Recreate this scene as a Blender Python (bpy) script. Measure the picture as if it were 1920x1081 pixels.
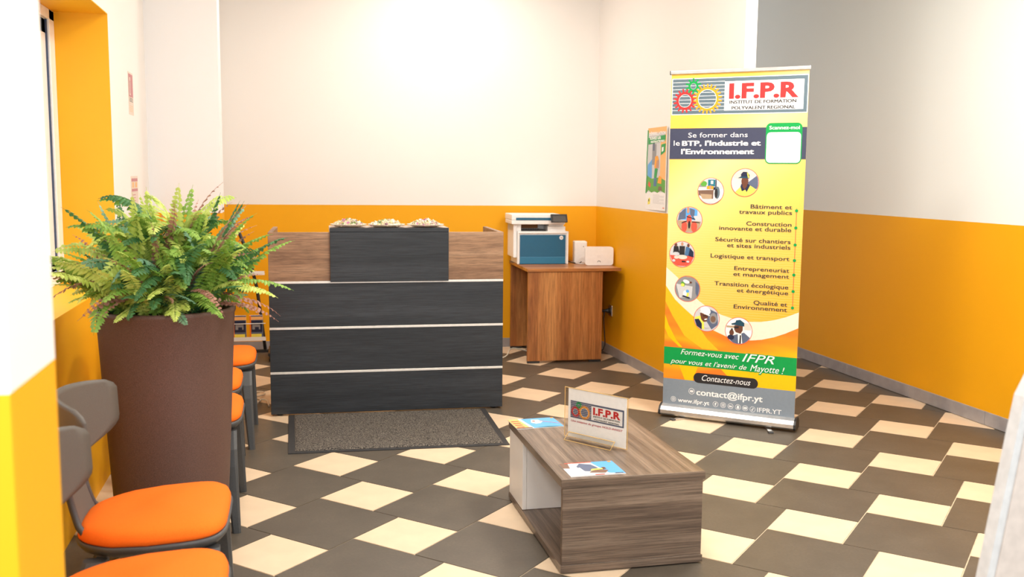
import bpy, bmesh, math, random
from mathutils import Vector, Matrix
R = math.radians
PI = math.pi
S = bpy.context.scene
COL = S.collection
for o in list(bpy.data.objects):
    bpy.data.objects.remove(o)

# ------------------------------------------------------------------ camera, world, lights, exposure
F_PX, PITCH, ROLL, YAW, CAM_H = 1823.77, .1168, .0092, R(12.8), 1.45
fw = Vector((math.sin(YAW)*math.cos(PITCH), math.cos(YAW)*math.cos(PITCH), -math.sin(PITCH)))
rt = Vector((math.cos(YAW), -math.sin(YAW), 0)); up = rt.cross(fw)
r2 = rt*math.cos(ROLL)+up*math.sin(ROLL); u2 = up*math.cos(ROLL)-rt*math.sin(ROLL)
cam_d = bpy.data.cameras.new('camera'); cam = bpy.data.objects.new('camera', cam_d); COL.objects.link(cam)
cam.matrix_world = Matrix(((r2.x, u2.x, -fw.x, 0), (r2.y, u2.y, -fw.y, 0), (r2.z, u2.z, -fw.z, CAM_H), (0, 0, 0, 1)))
cam_d.sensor_width = 36; cam_d.lens = F_PX/1920*36; cam_d.clip_start = .02
cam_d.dof.use_dof = True; cam_d.dof.focus_distance = 4.6; cam_d.dof.aperture_fstop = 4.0
S.camera = cam

S.view_settings.view_transform = 'Standard'
S.view_settings.look = 'None'
S.view_settings.gamma = 1.0
S.view_settings.use_curve_mapping = False
S.view_settings.exposure = -0.12

W = bpy.data.worlds.new('sky'); S.world = W; W.use_nodes = True
bg = W.node_tree.nodes['Background']; bg.inputs[0].default_value = (.93, .97, 1.0, 1); bg.inputs[1].default_value = 1.7

def area(name, loc, rot, sx, sy, power, col=(1, 1, 1)):
    l = bpy.data.lights.new(name, 'AREA'); l.shape = 'RECTANGLE'; l.size = sx; l.size_y = sy
    l.energy = power; l.color = col
    o = bpy.data.objects.new(name, l); o.location = loc; o.rotation_euler = rot; COL.objects.link(o)
    return o
WARM = (1, .93, .84)
for k, (x, y, p) in enumerate([(1.16, 7.1, 27), (-.1, 6.6, 11), (.9, 4.6, 48), (2.3, 2.4, 54), (.4, 2.3, 28), (2.5, 4.1, 66)]):  # out of view; the two right-hand lamps are added to lift the right wall
    area('ceiling_light_lamp', (x, y, 3.17), (0, 0, 0), .55, .55, p, WARM)
for nm, loc, rot, sx, sy in (('window_portal', (-1.3, 3.5, 1.55), (0, R(-90), 0), 1.5, 3.6), ('entrance_portal', (1.85, 1.0, 1.6), (R(90), 0, 0), 4.3, 3.2)):
    p_ = area(nm, loc, rot, sx, sy, 1); p_.data.cycles.is_portal = True
fl = area('camera_flash', (-.15, -.05, 2.0), (R(80), 0, -YAW),   .35, .35, 34, (1, .97, .93))

# ------------------------------------------------------------------ materials
MATS = {}
def nt(name, rough=.5, metal=0., spec=None):
    m = bpy.data.materials.new(name); m.use_nodes = True; t = m.node_tree
    b = t.nodes['Principled BSDF']; b.inputs['Roughness'].default_value = rough; b.inputs['Metallic'].default_value = metal
    if spec is not None: b.inputs['Specular IOR Level'].default_value = spec
    MATS[name] = m
    return m, t, b
def noise_mix(t, b, c1, c2, scale, detail=4, lo=.35, hi=.65, stretch=(1, 1, 1), coord='Object', bump=0., rot=None, dist=0., rough=.5):
    tc = t.nodes.new('ShaderNodeTexCoord'); mp = t.nodes.new('ShaderNodeMapping'); n = t.nodes.new('ShaderNodeTexNoise')
    mp.inputs['Scale'].default_value = stretch
    if rot: mp.inputs['Rotation'].default_value = rot
    n.inputs['Scale'].default_value = scale; n.inputs['Detail'].default_value = detail; n.inputs['Distortion'].default_value = dist
    n.inputs['Roughness'].default_value = rough
    r = t.nodes.new('ShaderNodeValToRGB'); r.color_ramp.elements[0].position = lo; r.color_ramp.elements[1].position = hi
    r.color_ramp.elements[0].color = (*c1, 1); r.color_ramp.elements[1].color = (*c2, 1)
    t.links.new(tc.outputs[coord], mp.inputs[0]); t.links.new(mp.outputs[0], n.inputs['Vector']); t.links.new(n.outputs[0], r.inputs[0])
    if b is not None:
        t.links.new(r.outputs[0], b.inputs['Base Color'])
        if bump:
            bp = t.nodes.new('ShaderNodeBump'); bp.inputs['Strength'].default_value = bump; bp.inputs['Distance'].default_value = .004
            t.links.new(n.outputs[0], bp.inputs['Height']); t.links.new(bp.outputs[0], b.inputs['Normal'])
    return r.outputs[0], n.outputs[0]
def plain(name, c, rough=.5, metal=0., var=.06, scale=40, spec=None, bump=0.):
    m, t, b = nt(name, rough, metal, spec)
    c1 = tuple(max(0, v*(1-var)) for v in c); c2 = tuple(min(1, v*(1+var)) for v in c)
    noise_mix(t, b, c1, c2, scale, bump=bump)
    return m
def mixrgb(t, a, b, f, mode='MIX'):
    m = t.nodes.new('ShaderNodeMix'); m.data_type = 'RGBA'; m.blend_type = mode
    for i, v in ((6, a), (7, b), (0, f)):
        if isinstance(v, (tuple, list)): m.inputs[i].default_value = (*v, 1)
        elif isinstance(v, (int, float)): m.inputs[i].default_value = v
        else: t.links.new(v, m.inputs[i])
    return m.outputs[2]

WHITE = (.86, .825, .785); ORANGE = (.88, .405, .003); PAINT_Z = 1.19
def wall_paint(name, white=WHITE, orange=ORANGE):
    m, t, b = nt(name, .55, spec=.3)
    g = t.nodes.new('ShaderNodeNewGeometry'); s = t.nodes.new('ShaderNodeSeparateXYZ'); t.links.new(g.outputs['Position'], s.inputs[0])
    c = t.nodes.new('ShaderNodeMath'); c.operation = 'GREATER_THAN'; c.inputs[1].default_value = PAINT_Z; t.links.new(s.outputs[2], c.inputs[0])
    n = t.nodes.new('ShaderNodeTexNoise'); n.inputs['Scale'].default_value = 160; n.inputs['Detail'].default_value = 3
    n2 = t.nodes.new('ShaderNodeTexNoise'); n2.inputs['Scale'].default_value = 1.3
    t.links.new(g.outputs['Position'], n.inputs['Vector']); t.links.new(g.outputs['Position'], n2.inputs['Vector'])
    o = mixrgb(t, orange, tuple(v*.92 for v in orange), n2.outputs[0]); w = mixrgb(t, white, tuple(v*.97 for v in white), n2.outputs[0])
    t.links.new(mixrgb(t, o, w, c.outputs[0]), b.inputs['Base Color'])
    bp = t.nodes.new('ShaderNodeBump'); bp.inputs['Strength'].default_value = .12; bp.inputs['Distance'].default_value = .002
    t.links.new(n.outputs[0], bp.inputs['Height']); t.links.new(bp.outputs[0], b.inputs['Normal'])
    return m
M_WALL = wall_paint('wall_two_tone_paint')
M_REVEAL = plain('orange_reveal_paint', (.90, .45, .005), .5, var=.03, scale=3)
M_CEIL = plain('ceiling_white', (.85, .84, .82), .7, var=.02, scale=5)
M_BASE = plain('grey_baseboard', (.33, .31, .31), .35, var=.08, scale=14)
M_GROUT = plain('grout', (.62, .50, .35), .8, var=.15, scale=30)
M_CREAM = plain('cream_tile', (.74, .575, .40), .38, var=.04, scale=9)
m, t, b = nt('dark_tile', .42)
g = t.nodes.new('ShaderNodeNewGeometry')
n1 = t.nodes.new('ShaderNodeTexNoise'); n1.inputs['Scale'].default_value = 5; n1.inputs['Detail'].default_value = 6; n1.inputs['Roughness'].default_value = .65
n2 = t.nodes.new('ShaderNodeTexNoise'); n2.inputs['Scale'].default_value = 90; n2.inputs['Detail'].default_value = 3
t.links.new(g.outputs['Position'], n1.inputs['Vector']); t.links.new(g.outputs['Position'], n2.inputs['Vector'])
cr = t.nodes.new('ShaderNodeValToRGB'); cr.color_ramp.elements[0].position = .35; cr.color_ramp.elements[1].position = .7
cr.color_ramp.elements[0].color = (.094, .078, .059, 1); cr.color_ramp.elements[1].color = (.148, .124, .094, 1)
t.links.new(n1.outputs[0], cr.inputs[0])
t.links.new(mixrgb(t, cr.outputs[0], (.074, .060, .044), n2.outputs[0]), b.inputs['Base Color'])
M_DARK = m

def wood(name, cols, axis, scale=6, fine=60, stretch=.05, rough=.45, bump=.15, contrast=(.3, .7), spec=.4, wav=0, fr=(.36, .60)):
    """grain runs along axis (0,1,2); cols = dark, mid, light"""
    m, t, b = nt(name, rough, spec=spec)
    tc = t.nodes.new('ShaderNodeTexCoord'); mp = t.nodes.new('ShaderNodeMapping')
    st = [1, 1, 1]; st[axis] = stretch; mp.inputs['Scale'].default_value = st
    t.links.new(tc.outputs['Object'], mp.inputs[0])
    a = t.nodes.new('ShaderNodeTexNoise'); a.inputs['Scale'].default_value = scale; a.inputs['Detail'].default_value = 5; a.inputs['Distortion'].default_value = wav
    f = t.nodes.new('ShaderNodeTexNoise'); f.inputs['Scale'].default_value = fine; f.inputs['Detail'].default_value = 4; f.inputs['Roughness'].default_value = .7
    t.links.new(mp.outputs[0], a.inputs['Vector']); t.links.new(mp.outputs[0], f.inputs['Vector'])
    r = t.nodes.new('ShaderNodeValToRGB'); e = r.color_ramp.elements
    e[0].position = contrast[0]; e[0].color = (*cols[0], 1); e[1].position = contrast[1]; e[1].color = (*cols[2], 1)
    q = e.new((contrast[0]+contrast[1])/2); q.color = (*cols[1], 1)
    r2_ = t.nodes.new('ShaderNodeValToRGB'); e = r2_.color_ramp.elements
    e[0].position = fr[0]; e[0].color = (.42, .42, .42, 1); e[1].position = fr[1]; e[1].color = (1, 1, 1, 1)
    t.links.new(a.outputs[0], r.inputs[0]); t.links.new(f.outputs[0], r2_.inputs[0])
    t.links.new(mixrgb(t, r.outputs[0], r2_.outputs[0], .75, 'MULTIPLY'), b.inputs['Base Color'])
    bp = t.nodes.new('ShaderNodeBump'); bp.inputs['Strength'].default_value = bump; bp.inputs['Distance'].default_value = .002
    t.links.new(f.outputs[0], bp.inputs['Height']); t.links.new(bp.outputs[0], b.inputs['Normal'])
    return m
BLK = ((.020, .0235, .028), (.029, .033, .039), (.042, .047, .055))
M_BLACKWOOD = wood('black_wood', BLK, 0, 14, 150, .04, .42, .3)
OAK = ((.20, .105, .058), (.34, .195, .11), (.46, .29, .18))
M_OAK = wood('brown_oak', OAK, 0, 8, 110, .07, .5, .15, wav=1.2)
M_OAKY = wood('brown_oak_side', OAK, 1, 7, 120, .12, .5, .15)
PINE = ((.085, .057, .041), (.165, .115, .082), (.26, .19, .138))
M_PINEX = wood('grey_pine_grain_across', PINE, 0, 34, 210, .022, .42, .3, (.30, .66), wav=.35, fr=(.40, .54))
M_PINEY = wood('grey_pine_grain_along', PINE, 1, 34, 210, .02, .3, .15, (.28, .68), spec=.6, wav=.3, fr=(.40, .54))
WAL = ((.30, .098, .026), (.48, .19, .055), (.62, .28, .09))
M_WALZ = wood('walnut_upright', WAL, 2, 8, 90, .05, .4, .1, (.38, .62))
M_WALX = wood('walnut_top', WAL, 0, 8, 90, .05, .35, .1, (.38, .62))
M_ALU = plain('brushed_aluminium', (.78, .78, .78), .28, 1., .05, 30)
M_ALUSTRIP = plain('aluminium_strip', (.80, .77, .72), .4, .6, .05, 30)
M_WHITE = plain('white_plastic', (.90, .89, .875), .35, var=.02)
M_WHITELAM = plain('white_laminate', (.80, .79, .77), .4, var=.02, scale=8)
M_BLACK = plain('black_plastic', (.018, .018, .019), .4, var=.1)
M_RUBBER = plain('black_rubber', (.03, .03, .032), .6, var=.1)
M_GREYPL = plain('warm_grey_plastic', (.118, .104, .090), .5, var=.06, scale=500, bump=.25)
M_LEGPL = plain('dark_grey_plastic', (.062, .064, .066), .45, var=.1, scale=300, bump=.15)
M_UNDER = plain('charcoal_plastic', (.06, .06, .062), .5, var=.1)
M_FRAME = plain('window_frame_white', (.93, .95, .97), .3, var=.02)
M_SEAL = plain('window_seal_blue', (.06, .09, .18), .5)
M_CABLEW = plain('cream_cable', (.70, .64, .52), .45, var=.03)
M_POT = plain('brown_planter', (.115, .062, .048), .5, var=.25, scale=420, bump=.15, spec=.35)
M_SOIL = plain('dark_soil', (.03, .022, .015), .9, var=.4)
M_BLUE = plain('printer_blue', (.012, .115, .22), .35, var=.08, scale=300)
M_BLUEL = plain('printer_blue_light', (.02, .17, .31), .35, var=.05, scale=300)
M_SCREEN = plain('grey_screen', (.085, .08, .075), .2, var=.04)
M_RUG = None
m, t, b = nt('charcoal_rug', .95)
noise_mix(t, b, (.015, .013, .012), (.20, .175, .145), 150, 4, .40, .64, bump=.9)
M_RUG = m
m, t, b = nt('orange_fabric', .8, spec=.2)
noise_mix(t, b, (.92, .150, .008), (1.0, .195, .014), 700, 2, bump=.25)
M_FABRIC = m
# clear plastics and glass
def clear(name, tint=(1, 1, 1), refl=.035):
    m = bpy.data.materials.new(name); m.use_nodes = True; t = m.node_tree; t.nodes.remove(t.nodes['Principled BSDF'])
    a = t.nodes.new('ShaderNodeBsdfTransparent'); a.inputs[0].default_value = (*tint, 1); g = t.nodes.new('ShaderNodeBsdfGlossy'); g.inputs['Roughness'].default_value = .03
    mx = t.nodes.new('ShaderNodeMixShader'); mx.inputs[0].default_value = refl
    t.links.new(a.outputs[0], mx.inputs[1]); t.links.new(g.outputs[0], mx.inputs[2])
    t.links.new(mx.outputs[0], t.nodes['Material Output'].inputs[0]); return m
M_ACRYL = clear('clear_acrylic', (.985, .98, .965))
M_GLASS = clear('window_glass', (.97, .99, 1))
M_EDGE = plain('amber_acrylic_edge', (.72, .47, .17), .3, var=.05)
def flat(name, c, rough=.45, spec=.35):
    return plain(name, c, rough, var=.025, scale=60, spec=spec)
def srgb(r, g, b):
    f = lambda v: (v/255/12.92) if v/255 <= .04045 else ((v/255+.055)/1.055)**2.4
    return (f(r), f(g), f(b))
P = {}
def ink(name, r, g, b):
    if name not in P: P[name] = flat('print_'+name, srgb(r, g, b))
    return P[name]
ink('white', 240, 238, 236); ink('red', 196, 48, 48); ink('green', 0, 150, 70); ink('amber', 240, 158, 34); ink('slate', 92, 110, 120)
ink('navy', 62, 66, 88); ink('charcoal', 40, 38, 40); ink('cream', 240, 224, 200); ink('grey', 128, 138, 148); ink('text', 62, 60, 58)
ink('dred', 186, 20, 50); ink('orange', 240, 118, 28); ink('gold', 250, 190, 0); ink('skin', 104, 62, 44); ink('skin2', 190, 140, 110)
ink('cap', 30, 70, 90); ink('sky', 90, 160, 220); ink('tan', 176, 150, 120); ink('lgrey', 200, 200, 202); ink('mgrey', 140, 140, 142)
ink('hivis', 240, 225, 90); ink('coral', 222, 84, 66); ink('brown', 120, 92, 76); ink('dnavy', 34, 40, 66); ink('teal', 20, 110, 130)
ink('grass', 90, 160, 60); ink('wheat', 238, 180, 110); ink('jeans', 70, 110, 150); ink('slatedk', 90, 100, 124); ink('pink', 190, 120, 125)
ink('beige', 222, 205, 190)
# printed yellow ground of the banner: pale at top left, deeper to the right and down (as printed)
m, t, b = nt('print_banner_yellow', .45, spec=.35)
tc = t.nodes.new('ShaderNodeTexCoord'); sp = t.nodes.new('ShaderNodeSeparateXYZ'); t.links.new(tc.outputs['Object'], sp.inputs[0])
ma = t.nodes.new('ShaderNodeMath'); ma.operation = 'MULTIPLY_ADD'; ma.inputs[1].default_value = .55; t.links.new(sp.outputs[0], ma.inputs[0])
mb_ = t.nodes.new('ShaderNodeMath'); mb_.operation = 'MULTIPLY_ADD'; mb_.inputs[1].default_value = -.62; mb_.inputs[2].default_value = 1.0
t.links.new(sp.outputs[2], mb_.inputs[0]); t.links.new(mb_.outputs[0], ma.inputs[2])
cr = t.nodes.new('ShaderNodeValToRGB'); e = cr.color_ramp.elements
e[0].position = 0; e[0].color = (*srgb(242, 190, 80), 1); e[1].position = 1; e[1].color = (*srgb(236, 172, 30), 1)
q = e.new(.22); q.color = (*srgb(243, 216, 148), 1); q = e.new(.5); q.color = (*srgb(240, 200, 100), 1)
t.links.new(ma.outputs[0], cr.inputs[0])
w1 = t.nodes.new('ShaderNodeTexWave'); w1.wave_type = 'RINGS'; w1.inputs['Scale'].default_value = 22; w1.inputs['Distortion'].default_value = 2.5
mpp = t.nodes.new('ShaderNodeMapping'); mpp.inputs['Location'].default_value = (-.5, 0, -1.2); t.links.new(tc.outputs['Object'], mpp.inputs[0]); t.links.new(mpp.outputs[0], w1.inputs['Vector'])
mk = t.nodes.new('ShaderNodeMapRange'); mk.inputs[1].default_value = 1.25; mk.inputs[2].default_value = .95; mk.inputs[3].default_value = 0; mk.inputs[4].default_value = .16
t.links.new(sp.outputs[2], mk.inputs[0])
mu = t.nodes.new('ShaderNodeMath'); mu.operation = 'MULTIPLY'; t.links.new(w1.outputs['Fac'], mu.inputs[0]); t.links.new(mk.outputs[0], mu.inputs[1])
t.links.new(mixrgb(t, cr.outputs[0], srgb(246, 226, 175), mu.outputs[0]), b.inputs['Base Color'])
M_BANNERY = m
m, t, b = nt('print_banner_orange', .45, spec=.35)
tc = t.nodes.new('ShaderNodeTexCoord'); n = t.nodes.new('ShaderNodeTexNoise'); mp = t.nodes.new('ShaderNodeMapping')
mp.inputs['Rotation'].default_value = (0, R(-38), 0); mp.inputs['Scale'].default_value = (1, 1, 6)
n.inputs['Scale'].default_value = 1.6; n.inputs['Detail'].default_value = 1
t.links.new(tc.outputs['Object'], mp.inputs[0]); t.links.new(mp.outputs[0], n.inputs['Vector'])
cr = t.nodes.new('ShaderNodeValToRGB'); cr.color_ramp.elements[0].position = .42; cr.color_ramp.elements[1].position = .66
cr.color_ramp.elements[0].color = (*srgb(240, 122, 34), 1); cr.color_ramp.elements[1].color = (*srgb(250, 180, 10), 1)
t.links.new(n.outputs[0], cr.inputs[0]); t.links.new(cr.outputs[0], b.inputs['Base Color'])
M_BANNERO = m
def leafmat(name, c1, c2):
    m, t, b = nt(name, .5, spec=.35)
    noise_mix(t, b, c1, c2, 30, 3)
    b.inputs['Subsurface Weight'].default_value = 0
    tr = t.nodes.new('ShaderNodeBsdfTranslucent'); tr.inputs[0].default_value = (*c2, 1)
    mx = t.nodes.new('ShaderNodeMixShader'); mx.inputs[0].default_value = .22
    out = [x for x in t.nodes if x.type == 'OUTPUT_MATERIAL'][0]
    t.links.new(b.outputs[0], mx.inputs[1]); t.links.new(tr.outputs[0], mx.inputs[2]); t.links.new(mx.outputs[0], out.inputs[0])
    return m
M_LEAF = [leafmat('fern_lime', (.36, .50, .07), (.66, .76, .20)), leafmat('fern_green', (.14, .30, .04), (.32, .50, .09)), leafmat('fern_deep', (.03, .12, .04), (.10, .26, .09)), leafmat('fern_bluish', (.12, .30, .17), (.30, .50, .33))]
M_SPRIG = leafmat('sprig_russet', (.30, .13, .09), (.52, .28, .21))

# ------------------------------------------------------------------ mesh helpers
class MB:
    def __init__(s): s.bm = bmesh.new(); s.m = []
    def mi(s, mat):
        if mat not in s.m: s.m.append(mat)
        return s.m.index(mat)
    def merge(s, bm2, mat, smooth=False):
        i = s.mi(mat); vm = {v: s.bm.verts.new(v.co) for v in bm2.verts}
        for f in bm2.faces:
            try: nf = s.bm.faces.new([vm[v] for v in f.verts])
            except ValueError: continue
            nf.material_index = i; nf.smooth = smooth
        bm2.free(); return s
    def box(s, lo, hi, mat, bev=0., seg=2, rot=None, org=None):
        b2 = bmesh.new(); bmesh.ops.create_cube(b2, size=1)
        lo = Vector(lo); hi = Vector(hi); c = (lo+hi)/2; d = hi-lo
        for v in b2.verts: v.co = Vector((v.co.x*d.x, v.co.y*d.y, v.co.z*d.z))
        if bev: bmesh.ops.bevel(b2, geom=b2.edges[:], offset=min(bev, min(d)*.49), segments=seg, affect='EDGES', profile=.5)
        if rot is not None:
            b2.transform(rot.to_4x4() if len(rot) == 3 else rot)
        for v in b2.verts: v.co += c
        return s.merge(b2, mat, smooth=False)
    def poly(s, pts, mat):
        i = s.mi(mat); f = s.bm.faces.new([s.bm.verts.new(p) for p in pts]); f.material_index = i; return s
    def prism(s, pts, d, mat):
        """closed polygon pts extruded by vector d"""
        d = Vector(d); i = s.mi(mat); a = [s.bm.verts.new(p) for p in pts]; b = [s.bm.verts.new(Vector(p)+d) for p in pts]
        n = len(pts); fs = [s.bm.faces.new(a), s.bm.faces.new(b[::-1])]
        for k in range(n): fs.append(s.bm.faces.new((a[k], b[k], b[(k+1) % n], a[(k+1) % n])))
        for f in fs: f.material_index = i
        return s
    def tube(s, path, r, mat, n=8, closed=False):
        i = s.mi(mat); rings = []; path = [Vector(p) for p in path]; N = len(path)
        rr = r if isinstance(r, (list, tuple)) else [r]*N
        prev = None
        for k, p in enumerate(path):
            t_ = (path[min(k+1, N-1)]-path[max(k-1, 0)]).normalized()
            if prev is None:
                a = t_.orthogonal().normalized()
            else:
                a = (prev-t_*prev.dot(t_)).normalized()
            prev = a; b = t_.cross(a)
            rings.append([s.bm.verts.new(p+(a*math.cos(2*PI*j/n)+b*math.sin(2*PI*j/n))*rr[k]) for j in range(n)])
        for k in range(N-1):
            for j in range(n):
                f = s.bm.faces.new((rings[k][j], rings[k][(j+1) % n], rings[k+1][(j+1) % n], rings[k+1][j])); f.smooth = True; f.material_index = i
        for q in (rings[0][::-1], rings[-1]):
            f = s.bm.faces.new(q); f.material_index = i
        return s
    def lathe(s, prof, mat, n=48, c=(0, 0, 0)):
        i = s.mi(mat); c = Vector(c); rings = []
        for r, z in prof:
            rings.append([s.bm.verts.new(c+Vector((r*math.cos(2*PI*j/n), r*math.sin(2*PI*j/n), z))) for j in range(n)] if r > 1e-6 else [s.bm.verts.new(c+Vector((0, 0, z)))])
        for k in range(len(prof)-1):
            a, b = rings[k], rings[k+1]
            for j in range(n):
                j2 = (j+1) % n
                if len(a) == 1 and len(b) == 1: continue
                if len(a) == 1: f = s.bm.faces.new((a[0], b[j2], b[j]))
                elif len(b) == 1: f = s.bm.faces.new((a[j], a[j2], b[0]))
                else: f = s.bm.faces.new((a[j], a[j2], b[j2], b[j]))
                f.smooth = True; f.material_index = i
        return s
    def grid(s, fn, nu, nv, mat, smooth=True, closed_u=False):
        i = s.mi(mat); V = [[s.bm.verts.new(fn(u/nu, v/nv)) for v in range(nv+1)] for u in range(nu+1)]
        for u in range(nu):
            for v in range(nv):
                f = s.bm.faces.new((V[u][v], V[u+1][v], V[u+1][v+1], V[u][v+1])); f.smooth = smooth; f.material_index = i
        return s
    def mesh(s, name):
        bmesh.ops.recalc_face_normals(s.bm, faces=s.bm.faces[:]) if not getattr(s, 'keep', False) else None
        me = bpy.data.meshes.new(name); s.bm.to_mesh(me); s.bm.free()
        for m in s.m: me.materials.append(m)
        return me
    def build(s, name, parent=None, loc=None, rot=None):
        o = bpy.data.objects.new(name, s.mesh(name)); COL.objects.link(o)
        if parent: o.parent = parent
        if loc: o.location = loc
        if rot: o.rotation_euler = rot
        return o
def thing(name, label, cat, loc=(0, 0, 0), rz=0, group=None, rot=None):
    o = bpy.data.objects.new(name, None); o.empty_display_size = .05; COL.objects.link(o)
    o.location = loc; o.rotation_euler = rot if rot else (0, 0, rz); tag(o, label, cat, group); return o
def tag(o, label=None, cat=None, group=None, kind=None):
    if label: o['label'] = label
    if cat: o['category'] = cat
    if group: o['group'] = group
    if kind: o['kind'] = kind
    return o
def copy_tree(o, parent=None):
    c = o.copy(); COL.objects.link(c); c.parent = parent
    for ch in list(o.children): copy_tree(ch, c)
    return c
def struct(o, label=None): o['kind'] = 'structure'; return o
def subsurf(o, n=2):
    md = o.modifiers.new('s', 'SUBSURF'); md.levels = n; md.render_levels = n
# flat lettering: text fitted to x0..x1 with given cap height, lying in the local XZ plane facing -Y
_tc = {}
def text_into(mb, body, x0, x1, z, cap, mat, y, bold=0., shear=0., slope=0.):
    xb = 0.
    if 0 < bold <= .04: xb = bold*1.15; bold = 0.
    key = (body, bold, shear)
    if key not in _tc:
        cu = bpy.data.curves.new('t', 'FONT'); cu.body = body; cu.size = 1; cu.offset = bold; cu.shear = shear; cu.resolution_u = 3
        ob = bpy.data.objects.new('t', cu); COL.objects.link(ob)
        dg = bpy.context.evaluated_depsgraph_get(); me = bpy.data.meshes.new_from_object(ob.evaluated_get(dg))
        vs = [v.co.copy() for v in me.vertices]; fs = [tuple(p.vertices) for p in me.polygons]
        bpy.data.objects.remove(ob); bpy.data.curves.remove(cu); bpy.data.meshes.remove(me)
        _tc[key] = (vs, fs)
    vs, fs = _tc[key]
    mn = min(v.x for v in vs); mx = max(v.x for v in vs); sx = (x1-x0)/(mx-mn); sz = cap/.73; i = mb.mi(mat)
    for n_, (dx, dz, dy) in enumerate([(0, 0, 0)]+([(k_*xb, l_*xb*.5, -.00004*(q_+1)) for q_, (k_, l_) in enumerate(((-1, -1), (1, -1), (-1, 1), (1, 1)))] if xb > 0 else [])):
        nv = [mb.bm.verts.new((x0+(v.x-mn)*sx+dx*sx, y+dy, z+v.y*sz+dz*sz+slope*((v.x-mn)*sx-(x1-x0)/2))) for v in vs]
        for f in fs:
            try: q = mb.bm.faces.new([nv[k] for k in f]); q.material_index = i
            except ValueError: pass
def disc_into(mb, cx, cz, r, y, mat, n=28, r0=0., a0=0, a1=2*PI):
    if r0 <= 0 and abs(a1-a0-2*PI) < 1e-6: mb.poly([(cx+r*math.cos(2*PI*k/n), y, cz+r*math.sin(2*PI*k/n)) for k in range(n)], mat); return
    for k in range(n):
        a, b = a0+(a1-a0)*k/n, a0+(a1-a0)*(k+1)/n
        if r0 > 0: mb.poly([(cx+r0*math.cos(a), y, cz+r0*math.sin(a)), (cx+r*math.cos(a), y, cz+r*math.sin(a)), (cx+r*math.cos(b), y, cz+r*math.sin(b)), (cx+r0*math.cos(b), y, cz+r0*math.sin(b))], mat)
        else: mb.poly([(cx, y, cz), (cx+r*math.cos(a), y, cz+r*math.sin(a)), (cx+r*math.cos(b), y, cz+r*math.sin(b))], mat)
def rect_into(mb, x0, z0, x1, z1, y, mat): mb.poly([(x0, y, z0), (x1, y, z0), (x1, y, z1), (x0, y, z1)], mat)
def rrect_pts(x0, z0, x1, z1, r, y, n=6):
    pts = []
    for cx, cz, a in ((x1-r, z1-r, 0), (x0+r, z1-r, PI/2), (x0+r, z0+r, PI), (x1-r, z0+r, 1.5*PI)):
        for k in range(n+1): pts.append((cx+r*math.cos(a+PI/2*k/n), y, cz+r*math.sin(a+PI/2*k/n)))
    return pts
def gear_into(mb, cx, cz, rin, rbody, rtip, teeth, y, mat, edge=None):
    disc_into(mb, cx, cz, rbody, y, mat, 40, rin)
    for k in range(teeth):
        a = 2*PI*(k+.5)/teeth; w0 = .30*2*PI/teeth; w1 = w0*.55
        c = lambda r, t_: (cx+r*math.cos(t_), y, cz+r*math.sin(t_))
        mb.poly([c(rbody*.97, a-w0), c(rtip, a-w1), c(rtip, a+w1), c(rbody*.97, a+w0)], mat)
    if edge:
        disc_into(mb, cx, cz, rin, y-.0002, edge, 36, rin*.95)
def clip_poly(poly, k, v, keep_less):
    out = []
    for i in range(len(poly)):
        a, b = poly[i], poly[(i+1) % len(poly)]
        ia = (a[k] <= v) if keep_less else (a[k] >= v); ib = (b[k] <= v) if keep_less else (b[k] >= v)
        if ia: out.append(a)
        if ia != ib:
            s = (v-a[k])/(b[k]-a[k]); out.append((a[0]+(b[0]-a[0])*s, a[1]+(b[1]-a[1])*s))
    return out

# ------------------------------------------------------------------ room shell
XL, XR, XP, YB, ZC = -.87, 4.0, 2.515, 8.17, 3.2
fb = MB(); fb.box((-1.25, -.6, -.12), (4.15, 10.2, -.003), M_GROUT)
floor = struct(fb.build('floor'))
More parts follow.
